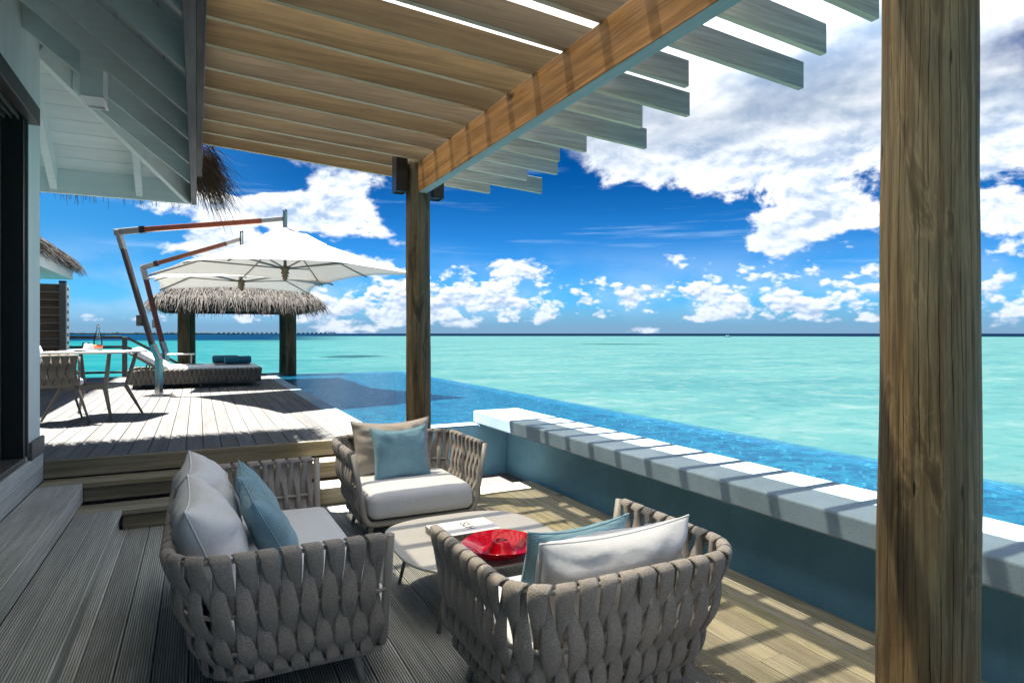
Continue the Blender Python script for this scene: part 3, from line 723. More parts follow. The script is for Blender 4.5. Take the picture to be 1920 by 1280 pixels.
for k in range(9):                                            # and of the long eave
    xa, xb = EX - .01 - k * .118, EX - .01 - k * .118 - .113
    ya, yb = EY - (EX - xa) * HR - .012, EY - (EX - xb) * HR - .012
    f0 = [(xa, -3.4), (xa, ya), (xb, yb), (xb, -3.4)]
    mbq = MB().add([(x - VX, y - VY, zx(x) + DV) for x, y in f0] + [(x - VX, y - VY, zx(x) + DV + .02) for x, y in f0],
                   [(0, 1, 2, 3), (7, 6, 5, 4), (0, 4, 5, 1), (1, 5, 6, 2), (2, 6, 7, 3), (3, 7, 4, 0)])
    part('soffit_board', mbq, M['soffit_r'], villa)
def blades(spots, mat_key, name, parent, seg=3):
    """thatch: thin leaf strips, each (base point, direction, length, width, droop, tone)"""
    v = []; f = []; tone = []
    for (p, d, L, w, droop, tn) in spots:
        p = Vector(p); d = Vector(d).normalized(); side = d.cross(Vector((random.uniform(-.4, .4), random.uniform(-.4, .4), 1))).normalized() * (w / 2)
        o = len(v)
        for i in range(seg + 1):
            u = i / seg; q = p + d * (L * u) + Vector((0, 0, -droop * u * u)); ww = 1 - .75 * u
            v.append(tuple(q - side * ww)); v.append(tuple(q + side * ww)); tone += [tn, tn]
            if i: f.append((o + 2 * i - 2, o + 2 * i - 1, o + 2 * i + 1, o + 2 * i))
    me = bpy.data.meshes.new(name); me.from_pydata(v, [], f)
    at = me.attributes.new('tone', 'FLOAT', 'POINT'); at.data.foreach_set('value', tone); me.update()
    return link(name, me, M[mat_key], parent, kind='stuff')
RX, RT2 = -4.6, DV + .022
xr, yr = RX, EY - (EX - RX) * HR
def roof_slab(th, ox, oy, name):
    X0, Y0 = EX + ox, EY + oy
    a = [(X0, -3.4), (X0, EY - .02), (EX + .02, Y0), (-9.2, Y0), (RX, yr), (RX, -3.4)]
    low = [Vector((X0, -3.4, zx(X0) + RT2)), Vector((X0, Y0, zx(X0) + RT2)), Vector((-9.2, Y0, zy(Y0) + RT2)), Vector((RX, yr, zx(RX) + RT2)), Vector((RX, -3.4, zx(RX) + RT2)), Vector((-9.2, -3.4, EZ + RT2))]
    up_ = [q + Vector((0, 0, th)) for q in low]
    vs = [q - Vector((VX, VY, 0)) for q in low + up_]
    return MB().add(vs, [(0, 1, 3, 4), (1, 2, 3), (4, 3, 2, 5), (6, 10, 9, 7), (7, 9, 8), (10, 11, 8, 9), (0, 6, 7, 1), (1, 7, 8, 2), (2, 8, 11, 5), (0, 4, 10, 6), (4, 5, 11, 10)])
part('roof', roof_slab(.18, .02, .12, 'roof'), M['thatch_dark'], villa)
sp = []
rn = random.Random(11)
def tw(): return rn.random()
for _ in range(2600):                                         # ragged edge of the end eave
    x = rn.uniform(-4.4, .05); y = EY + .06 + rn.uniform(-.2, .06)
    sp.append(((x - VX, y - VY, zy(y) + RT2 + rn.uniform(.03, .18)), (rn.uniform(-.25, .25), 1, -.45 + rn.uniform(-.22, .1)), rn.uniform(.14, .36), .012, rn.uniform(.0, .10), tw()))
for _ in range(700):                                          # the corner tuft that hangs past the fascia
    a = rn.uniform(-.15, 1.25); u = rn.random()
    p = (.0 + rn.uniform(-.05, .14), EY + .06 + rn.uniform(-.6, .12), 3.0 + rn.uniform(.0, .30))
    sp.append(((p[0] - VX, p[1] - VY, p[2]), (math.cos(a) * .9, math.sin(a) * .5 + .1, -.12 - rn.random() * .95), rn.uniform(.12, .38) * (1 if u > .15 else 1.6), .010, rn.uniform(.03, .20), tw() * .8))
blades(sp, 'thatch_dark', 'thatch_fringe', villa, 4)
lamp = thing('soffit_lamp', 'white square box lamp fixed between the eave rafters', 'lamp', (-.63, 5.13, 3.11), rz=0)
part('housing', MB().box((-.065, -.13, -.06), (.065, .13, .34)), M['soffit'], lamp, bevel=.004)
part('rim', MB().box((-.07, -.135, -.075), (-.05, .135, -.0605)).box((.05, -.135, -.075), (.07, .135, -.0605)).box((-.0495, -.135, -.075), (.0495, -.115, -.0605)).box((-.0495, .115, -.075), (.0495, .135, -.0605)), M['paper'], lamp)
# ---- rail along the far end of the deck and down the stair
rail = thing('deck_railing', 'low grey rail along the far deck edge and down the stair', 'railing', (-1.5, 16.95, ZU))
for x in (0, -1.6, -3.2): part('post', MB().box((x - .05, -.05, 0), (x + .05, .05, .92)), M['grey_paint'], rail, bevel=.004)
for z, h in ((.90, .07), (.68, .06), (.10, .05)):
    part('rail', MB().box((-3.7, -.024, z - h / 2 + .01), (-.051, .024, z + h / 2 + .01)), M['grey_paint'], rail, bevel=.003)
for z in (.90, .68): part('rail', MB().beam((.052, 0, z), (1.35, .15, z - .78), .045, .06), M['grey_paint'], rail)
part('post', MB().box((1.33, .10, -1.9), (1.42, .2, .20)), M['grey_paint'], rail)
part('stair_string', MB().beam((.06, .35, -.05), (1.5, .6, -1.2), .05, .2), M['grey_paint'], rail)
jr = thing('jetty_rail', 'thin dark rail low beyond the pool corner beside the cabana posts', 'railing', (1.0, 17.2, 0))
part('rail', MB().box((-.9, -.02, .40), (1.0, .02, .44)), M['grey_paint'], jr)
for x in (-.85, .95): part('post', MB().box((x - .03, -.03, -1.6), (x + .03, .03, .399)), M['grey_paint'], jr)
# ---- slatted privacy screen and the corner of the next roof
scr = thing('privacy_screen', 'brown slatted timber privacy screen with grey post at the left deck edge', 'screen', (-2.16, 14.0, ZU))
part('post', MB().box((-.10, -.05, 0), (0, .05, 1.93)), M['grey_paint'], scr, bevel=.004)
part('post_cap', MB().box((-.105, -.055, 1.931), (.005, .055, 1.965)), M['black'], scr)
part('lit_side_post', MB().box((-.09, .053, 0), (-.004, .34, 1.90)), M['soffit'], scr, bevel=.004)  # pale paint stands for the lit side face of the screen end
for k in range(13):
    z = .12 + k * .142
    part('slat', MB().extrude([(-.02, -.072), (.0, -.076), (.035, .072), (.015, .076)], 0, -1.6, -.102), M['slat'], scr, loc=(0, 0, z))
    part('slat_edge', MB().box((-1.6, -.036, .0), (-.103, -.022, .012)), M['alu'], scr, loc=(0, 0, z + .068))
    part('notch', MB().box((-.0035, .11, -.028), (-.001, .27, .028)), M['dark'], scr, loc=(0, 0, z))
wing = thing('thatched_wing', 'corner of a thatched roof with pale fascia beyond the villa wall', 'roof', (-2.6, 17.7, ZU))
part('wall', MB().box((-1.6, -7.8, -.2), (-1.5, -.7, 2.9)), M['wall'], wing)
part('fascia', MB().box((-.04, -8, 2.25), (0, 0, 2.50)), M['soffit'], wing)
part('fascia', MB().box((-4.0, -.04, 2.253), (-.042, 0, 2.50)), M['soffit'], wing)
part('soffit', MB().box((-1.495, -8, 2.27), (-.043, -.042, 2.285)), M['soffit_r'], wing)
SL = .74
part('roof', MB().add([(.10, -8, 2.47), (.10, .12, 2.47), (-3, .12, 2.47 + 3.1 * SL), (-3, -8, 2.47 + 3.1 * SL), (.10, -8, 2.63), (.10, .12, 2.63), (-3, .12, 2.63 + 3.1 * SL), (-3, -8, 2.63 + 3.1 * SL), (-6.1, .12, 2.63), (-6.1, -8, 2.63)],
    [(0, 3, 2, 1), (4, 5, 6, 7), (0, 1, 5, 4), (0, 4, 7, 3), (1, 2, 6, 5), (6, 8, 9, 7), (2, 8, 6)]), M['thatch'], wing)
sp = []
for _ in range(6500):
    u = rn.random() ** 1.5; y = rn.uniform(-5.5, .2); x = .12 - 3.0 * u
    z = 2.64 + (.10 - x) * SL + rn.uniform(-.05, .05)
    if u < .05: z = rn.uniform(2.50, 2.66)
    sp.append(((x, y, z), (1, rn.uniform(-.3, .35), -SL * (.85 if u > .05 else 1.2)), rn.uniform(.12, .30), .020, rn.uniform(.0, .07), tw()))
blades(sp, 'thatch', 'thatch_leaf', wing, 2)
# ---- thatched cabana on log posts
cab = thing('thatched_cabana', 'open cabana with shaggy grey thatch on four log posts beyond the pool', 'cabana', (.95, 18.2, 0))
for (x, y) in ((-1.25, -1.2), (1.21, -1.2), (-1.12, 1.2), (1.31, 1.2)):
    part('post', log_mesh('post', .135, .125, -1.7, 2.25, 20, 14, x * 3 + y, .04), M['log_cabana'], cab, True, loc=(x, y, 0))
part('ring_beam', MB().box((-1.6, -1.34, 2.10), (1.6, -1.06, 2.28)).box((-1.6, 1.06, 2.10), (1.6, 1.34, 2.28)).box((-1.39, -1.05, 2.103), (-1.11, 1.05, 2.28)).box((1.11, -1.05, 2.103), (1.39, 1.05, 2.28)), M['dark'], cab)
part('eave_board', MB().box((-1.78, -1.80, 2.02), (1.78, -1.76, 2.16)).box((-1.78, 1.76, 2.02), (1.78, 1.80, 2.16)).box((-1.80, -1.755, 2.02), (-1.76, 1.755, 2.16)).box((1.76, -1.755, 2.02), (1.80, 1.755, 2.16)), M['dark'], cab)
ez, hz, hr = 2.14, 3.20, .55
v0 = [(-1.86, -1.86, ez), (1.86, -1.86, ez), (1.86, 1.86, ez), (-1.86, 1.86, ez), (-hr, -.15, hz), (hr, -.15, hz), (hr, .15, hz), (-hr, .15, hz)]
part('roof', MB().add(v0 + [(x * .98, y * .98, z + .13) for x, y, z in v0], [(3, 2, 1, 0), (8, 9, 13, 12), (9, 10, 14, 13), (10, 11, 15, 14), (11, 8, 12, 15), (12, 13, 14, 15), (0, 1, 9, 8), (1, 2, 10, 9), (2, 3, 11, 10), (3, 0, 8, 11)]), M['thatch'], cab)
sp = []
for _ in range(13000):
    k = rn.randrange(4) if rn.random() < .45 else 0
    u = rn.random() ** 1.15; s_ = rn.uniform(-1, 1)
    hw = lerp(1.93, hr if k in (0, 2) else .15, u); dd = lerp(1.93, .15 if k in (0, 2) else hr, u)
    z = lerp(ez + .06, hz + .16, u) + rn.uniform(-.05, .07)
    o1 = Vector((s_ * hw, -dd, z)); dr = Vector((rn.uniform(-.35, .35) + s_ * .25, -1, -.62 - (.5 if u < .06 else 0)))
    a = k * math.pi / 2; rm = Matrix.Rotation(a, 3, 'Z')
    sp.append((rm @ o1, rm @ dr, rn.uniform(.16, .34), .026, rn.uniform(.02, .12), tw()))
blades(sp, 'thatch', 'thatch_leaf', cab, 2)
# ---- far shore and boats on the horizon
isl = MB(); rn2 = random.Random(4); vs = []
def isl_pt(az, dist): return (math.sin(az) * dist, math.cos(az) * dist)
n = 420; a0, a1 = R(-9.5), R(6.2)
for i in range(n + 1):
    a = lerp(a0, a1, i / n); px_, py_ = isl_pt(a, 2600); fade = min(1, (n - i) / 150)
    hgt = (4.5 + 6.0 * abs(noise.noise(Vector((i * .09, 1, 0)))) + 4 * abs(noise.noise(Vector((i * .8, 4, 0))))) * max(.10, fade)
    qx, qy = isl_pt(a, 2680)
    vs += [(px_, py_, ZS), (px_, py_, ZS + hgt * .55), (px_ * 1.008, py_ * 1.008, ZS + hgt), (qx, qy, ZS)]
fs = []
for i in range(n):
    for k in range(3): fs.append((i * 4 + k, i * 4 + 4 + k, i * 4 + 5 + k, i * 4 + 1 + k))
isl.add(vs, fs)
M['far_green'] = plain_mat('far_palms', (.008, .018, .016), .9, .1, nz=.4, nsc=.02)
io = link('far_island_palms', isl.mesh('far_island_palms'), M['far_green'], kind='stuff')
bch = MB(); pts = [isl_pt(lerp(a0, R(2.5), i / 60), 2585) for i in range(61)]
for i in range(60): bch.box((min(pts[i][0], pts[i + 1][0]), min(pts[i][1], pts[i + 1][1]) - 4, ZS), (max(pts[i][0], pts[i + 1][0]), pts[i][1] + 4, ZS + .9))
M['sand'] = plain_mat('pale_sand', (.22, .20, .17), .9, .1)
structure('far_beach', bch, M['sand'])
for k in range(26):                                            # the row of water bungalows off the island
    a = R(1.6) + R(9.2) * k / 25; x, y = isl_pt(a, 2500 - 60 * math.sin(k * .12)); s_ = 4.2
    m_ = MB().box((x - s_, y - s_, ZS + 1.8), (x + s_, y + s_, ZS + 4.2)).add([(x - s_ * 1.3, y - s_ * 1.3, ZS + 4.2), (x + s_ * 1.3, y - s_ * 1.3, ZS + 4.2), (x + s_ * 1.3, y + s_ * 1.3, ZS + 4.2), (x - s_ * 1.3, y + s_ * 1.3, ZS + 4.2), (x, y, ZS + 8.2)], [(0, 1, 4), (1, 2, 4), (2, 3, 4), (3, 0, 4)])
    if k == 0: bung = m_
    else: bung.add(m_.v, m_.f)
link('far_water_bungalows', bung.mesh('far_water_bungalows'), M['far_green'], kind='stuff')
def boat(lab, az, dist, L):
    x, y = isl_pt(R(az), dist); t_ = thing('boat', lab, 'boat', (x, y, ZS), rz=-R(az))
    hull = MB().add([(-L / 2, -L * .13, L * .14), (L * .5, 0, L * .17), (-L / 2, L * .13, L * .14), (-L / 2, -L * .09, 0), (L * .38, 0, 0), (-L / 2, L * .09, 0)],
        [(0, 1, 2), (0, 3, 4, 1), (1, 4, 5, 2), (0, 2, 5, 3), (3, 5, 4)])
    part('hull', hull, M['paper'], t_); part('cabin', MB().box((-L * .3, -L * .09, L * .15), (L * .15, L * .09, L * .30)), M['paper'], t_, bevel=L * .02)
    part('roof', MB().box((-L * .33, -L * .1, L * .305), (L * .12, L * .1, L * .33)), M['alu'], t_)
boat('small white boat on the horizon left of the far post', 10.6, 1500, 15)
boat('tiny white boat on the lagoon edge in the right distance', 45.7, 520, 5.5)
# ================================================================ FURNITURE
def u_path(W_, D_, Rc, nseg=(10, 8, 14)):
    """U-shaped outline (front open at y=0, back at y=D): list of (x, y, nx, ny), sampled evenly"""
    ns, na, nb = nseg
    P = []
    hw = W_ / 2
    for i in range(ns): P.append((-hw, (D_ - Rc) * i / ns, -1, 0))
    for i in range(na): 
        a = math.pi - (math.pi / 2) * i / na
        P.append((-hw + Rc + Rc * math.cos(a), D_ - Rc + Rc * math.sin(a), math.cos(a), math.sin(a)))
    for i in range(nb): P.append((lerp(-hw + Rc, hw - Rc, i / nb), D_, 0, 1))
    for i in range(na):
        a = math.pi / 2 - (math.pi / 2) * i / na
        P.append((hw - Rc + Rc * math.cos(a), D_ - Rc + Rc * math.sin(a), math.cos(a), math.sin(a)))
    for i in range(ns + 1): P.append((hw, (D_ - Rc) * (1 - i / ns), 1, 0))
    return P
class Shell:
    """woven side wall between a top rail path and a smaller bottom path"""
    def __init__(s, top, bot, zt, zb, belly=.012):
        s.t, s.b, s.zt, s.zb, s.belly = top, bot, zt, zb, belly
        L = [0.]
        for p, q in zip(top, top[1:]): L.append(L[-1] + math.hypot(q[0] - p[0], q[1] - p[1]))
        s.L = L; s.len = L[-1]
    def at(s, d, h, off=0.):
        d = max(0., min(s.len, d)); i = 0
        lo, hi = 0, len(s.L) - 2
        while lo < hi:
            mid = (lo + hi + 1) // 2
            if s.L[mid] <= d: lo = mid
            else: hi = mid - 1
        i = lo; f = (d - s.L[i]) / max(1e-9, s.L[i + 1] - s.L[i])
        a = [lerp(s.t[i][k], s.t[i + 1][k], f) for k in range(4)]; b = [lerp(s.b[i][k], s.b[i + 1][k], f) for k in range(4)]
        hh = max(0., min(1.08, h)); e = hh ** 1.15
        n = Vector((lerp(a[2], b[2], hh), lerp(a[3], b[3], hh), 0)).normalized()
        p = Vector((lerp(a[0], b[0], e), lerp(a[1], b[1], e), lerp(s.zt, s.zb, hh)))
        return p + n * (off + s.belly * math.sin(math.pi * min(1, hh))), n
def wave(h, keys):
    for (h0, v0), (h1, v1) in zip(keys, keys[1:]):
        if h <= h1: 
            u = (h - h0) / (h1 - h0); u = u * u * (3 - 2 * u); return lerp(v0, v1, u)
    return keys[-1][1]
def strap_mesh(sh, d0, pitch, rails, wout, win, th, amp, rr, nh=16, ns=8, lean=1, seed=0):
    """one padded strap: up the outside, looped over the top rail, down again between its neighbours"""
    rn_ = random.Random(seed)
    hs = [0.0] + rails + [1.0]
    ka = [(h, (1 if i % 2 == 0 else -1)) for i, h in enumerate(hs)]
    kb = [(h, -v) for h, v in ka]
    rings = []
    def shift(h, which):       # A leans back, B fills the gap to the next strap
        u = min(1., h / max(.05, rails[0] if rails else 1.0))
        return pitch * (-.10 * u * lean) if which == 0 else pitch * (.24 + .24 * u) * lean
    def ring(h, off, d, w, t_, rise=0.):
        p, n = sh.at(d, h, off); p = p + Vector((0, 0, rise)); return p, n, w, t_
    for i in range(nh + 1):                       # bottom to top, limb A
        h = 1.02 * (1 - i / nh); v = wave(h, ka); w = lerp(win, wout, ((v + 1) / 2) ** 1.15)
        rings.append(ring(h, amp * v, d0 + shift(h, 0), w * (1 if h < .93 else .85), th))
    for i in range(1, 6):                          # loop over the rail
        a = math.pi * i / 6
        rings.append(ring(0., amp * math.cos(a), d0 + lerp(shift(0, 0), shift(0, 1), i / 6), wout * 1.03, th, rise=amp * .95 * math.sin(a)))
    for i in range(nh + 1):                       # limb B, top to bottom
        h = 1.02 * i / nh; v = wave(h, kb); w = lerp(win, wout, ((v + 1) / 2) ** 1.15)
        rings.append(ring(h, amp * v, d0 + shift(h, 1), w * (1 if h < .93 else .85), th))
    vs = []; m = len(rings)
    for i, (p, n, w, t_) in enumerate(rings):
        q0, q1 = rings[max(0, i - 1)][0], rings[min(m - 1, i + 1)][0]
        d = (q1 - q0).normalized(); T = Vector((-n.y, n.x, 0)); T = (T - d * T.dot(d)).normalized(); N = T.cross(d).normalized()
        for k in range(ns):
            a = 2 * math.pi * k / ns; ca, sa = math.cos(a), math.sin(a)
            x = math.copysign(abs(ca) ** .6, ca) * w / 2; y = math.copysign(abs(sa) ** .7, sa) * t_ / 2
            vs.append(p + T * x + N * y)
    fs = [(i * ns + k, i * ns + (k + 1) % ns, (i + 1) * ns + (k + 1) % ns, (i + 1) * ns + k) for i in range(m - 1) for k in range(ns)]
    fs += [tuple(range(ns))[::-1], tuple((m - 1) * ns + k for k in range(ns))]
    return MB().add(vs, fs)
def weave(sh, parent, pitch, rails, mat, wout=.066, win=.036, th=.021, amp=.021, rr=.009, nh=18, ns=8, margin=.045):
    n = int((sh.len - 2 * margin) / pitch) + 1; p = (sh.len - 2 * margin) / (n - 1)
    for i in range(n):
        d = margin + i * p; lean = 1 if i < n / 2 else -1
        part('strap', strap_mesh(sh, d, p, rails, wout * p / pitch, win, th, amp, rr, nh, ns, lean, i), mat, parent, True)
    for h in [0.] + rails:
        path = [sh.at(sh.len * i / 60, h)[0] for i in range(61)]
        part('rail', MB().tube(path, rr, 8), M['tube'] if mat is M['strap'] else M['tube_sun'], parent, True)
def lounge_seat(name, label, cat, loc, rz, W_, D_, group=None, seats=1):
    t = thing(name, label, cat, loc, rz, group)
    ZT, ZB = .625, .155
    top = u_path(W_, D_, .19); bot = u_path(W_ - .17, D_ - .13, .17)
    bot = [(x, y + .0, a, b) for x, y, a, b in bot]
    sh = Shell(top, bot, ZT, ZB)
    weave(sh, t, .080, [.46, .80], M['strap'], .067, .026, .0165, .0195)
    # front hoop: post, bend, front bar, bend, post
    hw = W_ / 2; pts = []
    A = Vector((-hw, -.012, ZT + .014)); B = Vector((-hw + .085, -.005, ZB)); r_ = .07
    pts = [A, A.lerp(B, .5), B + (A - B).normalized() * r_]
    for i in range(1, 5):
        u = i / 5; p0 = B + (A - B).normalized() * r_; p2 = B + Vector((r_, 0, -.01)); p1 = B + Vector((0, 0, -.01))
        pts.append(p0 * (1 - u) ** 2 + p1 * 2 * u * (1 - u) + p2 * u * u)
    pts.append(B + Vector((r_, 0, -.01)))
    pts += [Vector((-q.x, q.y, q.z)) for q in pts[::-1]]
    part('front_hoop', MB().tube(pts, .019, 12), M['tube'], t, True)
    bp = [sh.at(sh.len * i / 50, 1.0)[0] + Vector((0, 0, -.012)) for i in range(51)]
    part('base_frame', MB().tube(bp, .013, 8), M['tube'], t, True)
    part('seat_base', MB().box((-hw + .11, .03, ZB + .0), (hw - .11, D_ - .17, ZB + .022)), M['tube_d'], t, bevel=.004)
    for sx in (-1, 1):
        for (y, oy) in ((.10, -.03), (D_ - .26, .05)):
            x = sx * (hw - .16)
            part('leg', MB().tube([(x, y, ZB), (x + sx * .035, y + oy, 0)], [.021, .014], 10), M['tube'], t, True)
    n = seats; wseat = (W_ - .20) / n
    for k in range(n):
        x0 = -(W_ - .20) / 2 + k * wseat
        cm = MB(); roundbox(cm, (x0 + .003, -.055, ZB + .024), (x0 + wseat - .003, D_ - .15, .355), .055, 16, .016, .004, k * 3.3, .2)
        part('seat_cushion', cm, M['cushion'], t, True)
    return t
sofa = lounge_seat('sofa', 'two seat woven taupe sofa along the left steps, piled with pale and blue cushions', 'sofa', (.69, 3.385, 0), R(90), 1.76, .79)
armf = lounge_seat('armchair', 'woven armchair facing the camera in front of the steps and the pool wall', 'armchair', (1.427, 4.27, 0), 0., .975, .79, 'woven lounge armchairs')
armn = lounge_seat('armchair', 'woven armchair in the foreground with its back to the camera', 'armchair', (1.38, 2.515, 0), R(180), .965, .79, 'woven lounge armchairs')
def cushion(name, label, mat, w, h, T, loc, rz, lean, seed, group=None, roll=0., **kw):
    """stands on its lower edge, back tipped by lean about its foot"""
    pm = pillow(w, h, T, seed, **kw); n_ = 26
    ring = [pm.v[j * n_ + i] for i, j in [(i, 0) for i in range(n_)] + [(n_ - 1, j) for j in range(1, n_)] + [(i, n_ - 1) for i in range(n_ - 2, -1, -1)] + [(0, j) for j in range(n_ - 2, 0, -1)]]
    o = link(name, pillow_mesh(name, pm), mat); o.location = loc
    part('piping', MB().tube([(x, 0, z) for x, y, z in ring], .0042, 6, closed=True), mat, o, True)
    o.rotation_euler = (Matrix.Rotation(rz, 3, 'Z') @ Matrix.Rotation(lean, 3, 'X') @ Matrix.Rotation(roll, 3, 'Y')).to_euler()
    return tag(o, label, 'cushion', group)
G1 = 'cushions on the lounge seats'
cushion('back_cushion', 'pale back cushion at the far end of the sofa', M['cushion'], .72, .47, .29, (.13, 3.70, .35), R(90), R(-22), 1, G1, pinch=.05, wr=.024)
cushion('back_cushion', 'pale back cushion at the near end of the sofa', M['cushion'], .72, .47, .29, (.13, 3.03, .35), R(90), R(-22), 2, G1, pinch=.05, wr=.024)
cushion('throw_pillow', 'blue knitted pillow at the far end of the sofa', M['blue'], .46, .43, .16, (.39, 3.62, .365), R(86), R(-28), 3, G1)
cushion('throw_pillow', 'blue knitted pillow at the near end of the sofa', M['blue'], .46, .43, .17, (.40, 3.12, .365), R(92), R(-28), 4, G1)
cushion('back_cushion', 'taupe back cushion in the armchair facing the camera', M['cushion_t'], .64, .44, .20, (1.385, 4.84, .35), 0., R(-12), 5, G1, wr=.026)
cushion('throw_pillow', 'blue knitted pillow in the armchair facing the camera', M['blue'], .45, .40, .14, (1.40, 4.63, .36), R(3), R(-17), 6, G1)
cushion('back_cushion', 'pale back cushion in the foreground armchair', M['cushion'], .70, .40, .25, (1.395, 2.0, .35), R(180 + 3), R(-15), 8, G1, wr=.024, pinch=.05)
cushion('throw_pillow', 'blue knitted pillow in the foreground armchair', M['blue'], .48, .40, .14, (1.31, 2.17, .36), R(180 + 4), R(-20), 9, G1)
# ---- coffee table with book and red glass dish
ct = thing('coffee_table', 'low rounded pale coffee table between sofa and armchairs', 'table', (1.375, 3.22, 0))
HT = .325
def sq(n, a, b, e):
    out = []
    for i in range(n):
        t_ = 2 * math.pi * i / n; c_, s_ = math.cos(t_), math.sin(t_)
        out.append((math.copysign(abs(c_) ** e, c_) * a, math.copysign(abs(s_) ** e, s_) * b))
    return out
part('tabletop', MB().extrude(sq(96, .455, .47, .62), 2, HT - .014, HT), M['tabletop'], ct, bevel=.004)
part('under_frame', MB().tube([(x, y, HT - .028) for x, y in sq(40, .36, .37, .62)], .012, 8, closed=True), M['tube_d'], ct, True)
for sx in (-1, 1):
    for sy in (-1, 1):
        part('leg', MB().tube([(sx * .27, sy * .28, HT - .02), (sx * .325, sy * .335, 0)], [.013, .010], 8), M['tube_d'], ct, True)
bk = thing('book', 'large white coffee table book with black lettering on the cover', 'book', (1.34, 3.285, HT), rz=R(1))
part('cover', MB().box((-.18, -.118, .0385), (.18, .118, .0415)), M['paper'], bk)
M['jacket'] = plain_mat('dark_jacket_print', (.12, .125, .115), .4, nz=.8, nsc=22.)
part('cover', MB().box((-.18, -.118, 0), (.18, .118, .003)), M['paper'], bk)
part('pages', MB().box((-.174, -.113, .0032), (.174, .113, .0383)), M['jacket'], bk)
part('spine', MB().box((-.1815, -.118, .0032), (-.1745, .118, .0383)), M['jacket'], bk)
fc = bpy.data.curves.new('lettering', 'FONT'); fc.body = 'SLH'; fc.size = .074; fc.extrude = .0004; fc.space_character = 1.12; fc.align_x = 'CENTER'
fo = bpy.data.objects.new('lettering_src', fc); COL.objects.link(fo)
dg = bpy.context.evaluated_depsgraph_get(); fme = bpy.data.meshes.new_from_object(fo.evaluated_get(dg)); bpy.data.objects.remove(fo)
lt = link('lettering', fme, M['ink'], bk); lt.location = (.005, .005, .0422); lt.rotation_euler = (0, 0, R(-90)); lt.scale = (1.0, 1.05, 1)
fme.materials.clear(); fme.materials.append(M['ink'])
dish = thing('glass_dish', 'wide red glass dish with a raised hollow centre on the coffee table', 'dish', (1.385, 2.885, HT), rz=R(20))
dm = MB(); nr, na = 22, 72
def dishP(i, j, under):
    th = 2 * math.pi * i / na; u = j / (nr - 1); r = .022 + .178 * u
    z = .048 * math.exp(-((r - .030) / .026) ** 2) + .036 * (u ** 2.0) - .022 * math.exp(-((r - .10) / .045) ** 2) + .032
    z += .005 * math.sin(th * 3 + 1.0) * math.exp(-((r - .105) / .05) ** 2) + .004 * math.sin(th * 2) * u ** 3
    if j == 0: z -= .03
    if under: z -= .007 + .004 * (1 - u)
    return (r * math.cos(th) * 1.0, r * math.sin(th), max(z, .012 if under else .02))
dm.grid(lambda i, j: dishP(i, j, False), na, nr, True)
dm.grid(lambda i, j: dishP(i, nr - 1 - j, True), na, nr, True)
dme = dm.mesh('bowl', True); bmx = bmesh.new(); bmx.from_mesh(dme); bmesh.ops.remove_doubles(bmx, verts=bmx.verts, dist=.0075 * 0 + 1e-5)
bmx.to_mesh(dme); bmx.free(); link('bowl', dme, M['red'], dish)
part('foot', MB().lathe([(.07, 0), (.075, .004), (.06, .016), (.05, .026)], 40), M['red'], dish, True)
# ---- dining corner on the upper deck
dt = thing('dining_table', 'pale square dining table with branching taupe legs by the villa wall', 'table', (-1.10, 8.93, ZU), rz=R(-20))
DH = .79
part('tabletop', MB().extrude(sq(64, .455, .455, .30), 2, DH - .022, DH), M['tabletop'], dt, bevel=.004)
for k in range(4):
    a = math.pi / 4 + k * math.pi / 2; c_, s_ = math.cos(a), math.sin(a)
    part('leg', MB().tube([(.46 * c_, .46 * s_, DH - .024), (.36 * c_, .36 * s_, .40), (.34 * c_, .34 * s_, .36), (.53 * c_, .53 * s_, 0)], [.020, .026, .026, .014], 10), M['tube_sun'], dt, True)
    a2 = a + math.pi / 2
    part('stretcher', MB().beam((.33 * c_, .33 * s_, .375), (.33 * math.cos(a2), .33 * math.sin(a2), .375), .03, .045), M['tube_sun'], dt)
def dining_chair(label, loc, rz):
    t = thing('dining_chair', label, 'chair', loc, rz, 'woven dining chairs')
    top = u_path(.60, .50, .22, (6, 8, 6)); bot = u_path(.54, .46, .20, (6, 8, 6))
    sh = Shell(top, bot, .745, .44, .006)
    weave(sh, t, .078, [.52], M['strap_sun'], .066, .034, .022, .019, .008, 12, 8, .05)
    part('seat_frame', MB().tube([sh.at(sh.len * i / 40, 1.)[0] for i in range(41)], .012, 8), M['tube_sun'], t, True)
    cm = MB(); roundbox(cm, (-.25, -.05, .425), (.25, .42, .50), .035, 10, .01); part('seat_cushion', cm, M['cushion'], t, True)
    part('seat_pan', MB().box((-.24, -.03, .405), (.24, .42, .424)), M['tube_sun'], t)
    for sx in (-1, 1):
        part('leg', MB().tube([(sx * .30, .0, .745), (sx * .27, .0, .44)], .012, 8), M['tube_sun'], t, True)
        part('leg', MB().tube([(sx * .25, .02, .43), (sx * .28, -.10, 0)], [.017, .011], 8), M['tube_sun'], t, True)
        part('leg', MB().tube([(sx * .20, .36, .43), (sx * .25, .50, 0)], [.017, .011], 8), M['tube_sun'], t, True)
    return t
dining_chair('woven dining chair nearest the villa wall corner', (-1.24, 8.60, ZU), R(105))
dining_chair('woven dining chair behind the dining table, half hidden', (-2.05, 9.75, ZU), R(180 - 60))
cushion('chair_pillow', 'pale blue pillow at the back of the near dining chair', M['blue_pale'], .42, .38, .13, (-1.56, 8.63, ZU + .51), R(85), R(-12), 12)
btl = thing('water_bottle', 'clear glass water bottle with stopper on the dining table', 'bottle', (-1.07, 8.98, ZU + DH))
part('body', MB().lathe([(.045, 0), (.047, .01), (.047, .13), (.036, .19), (.016, .25), (.015, .29)], 20), M['clear'], btl, True)
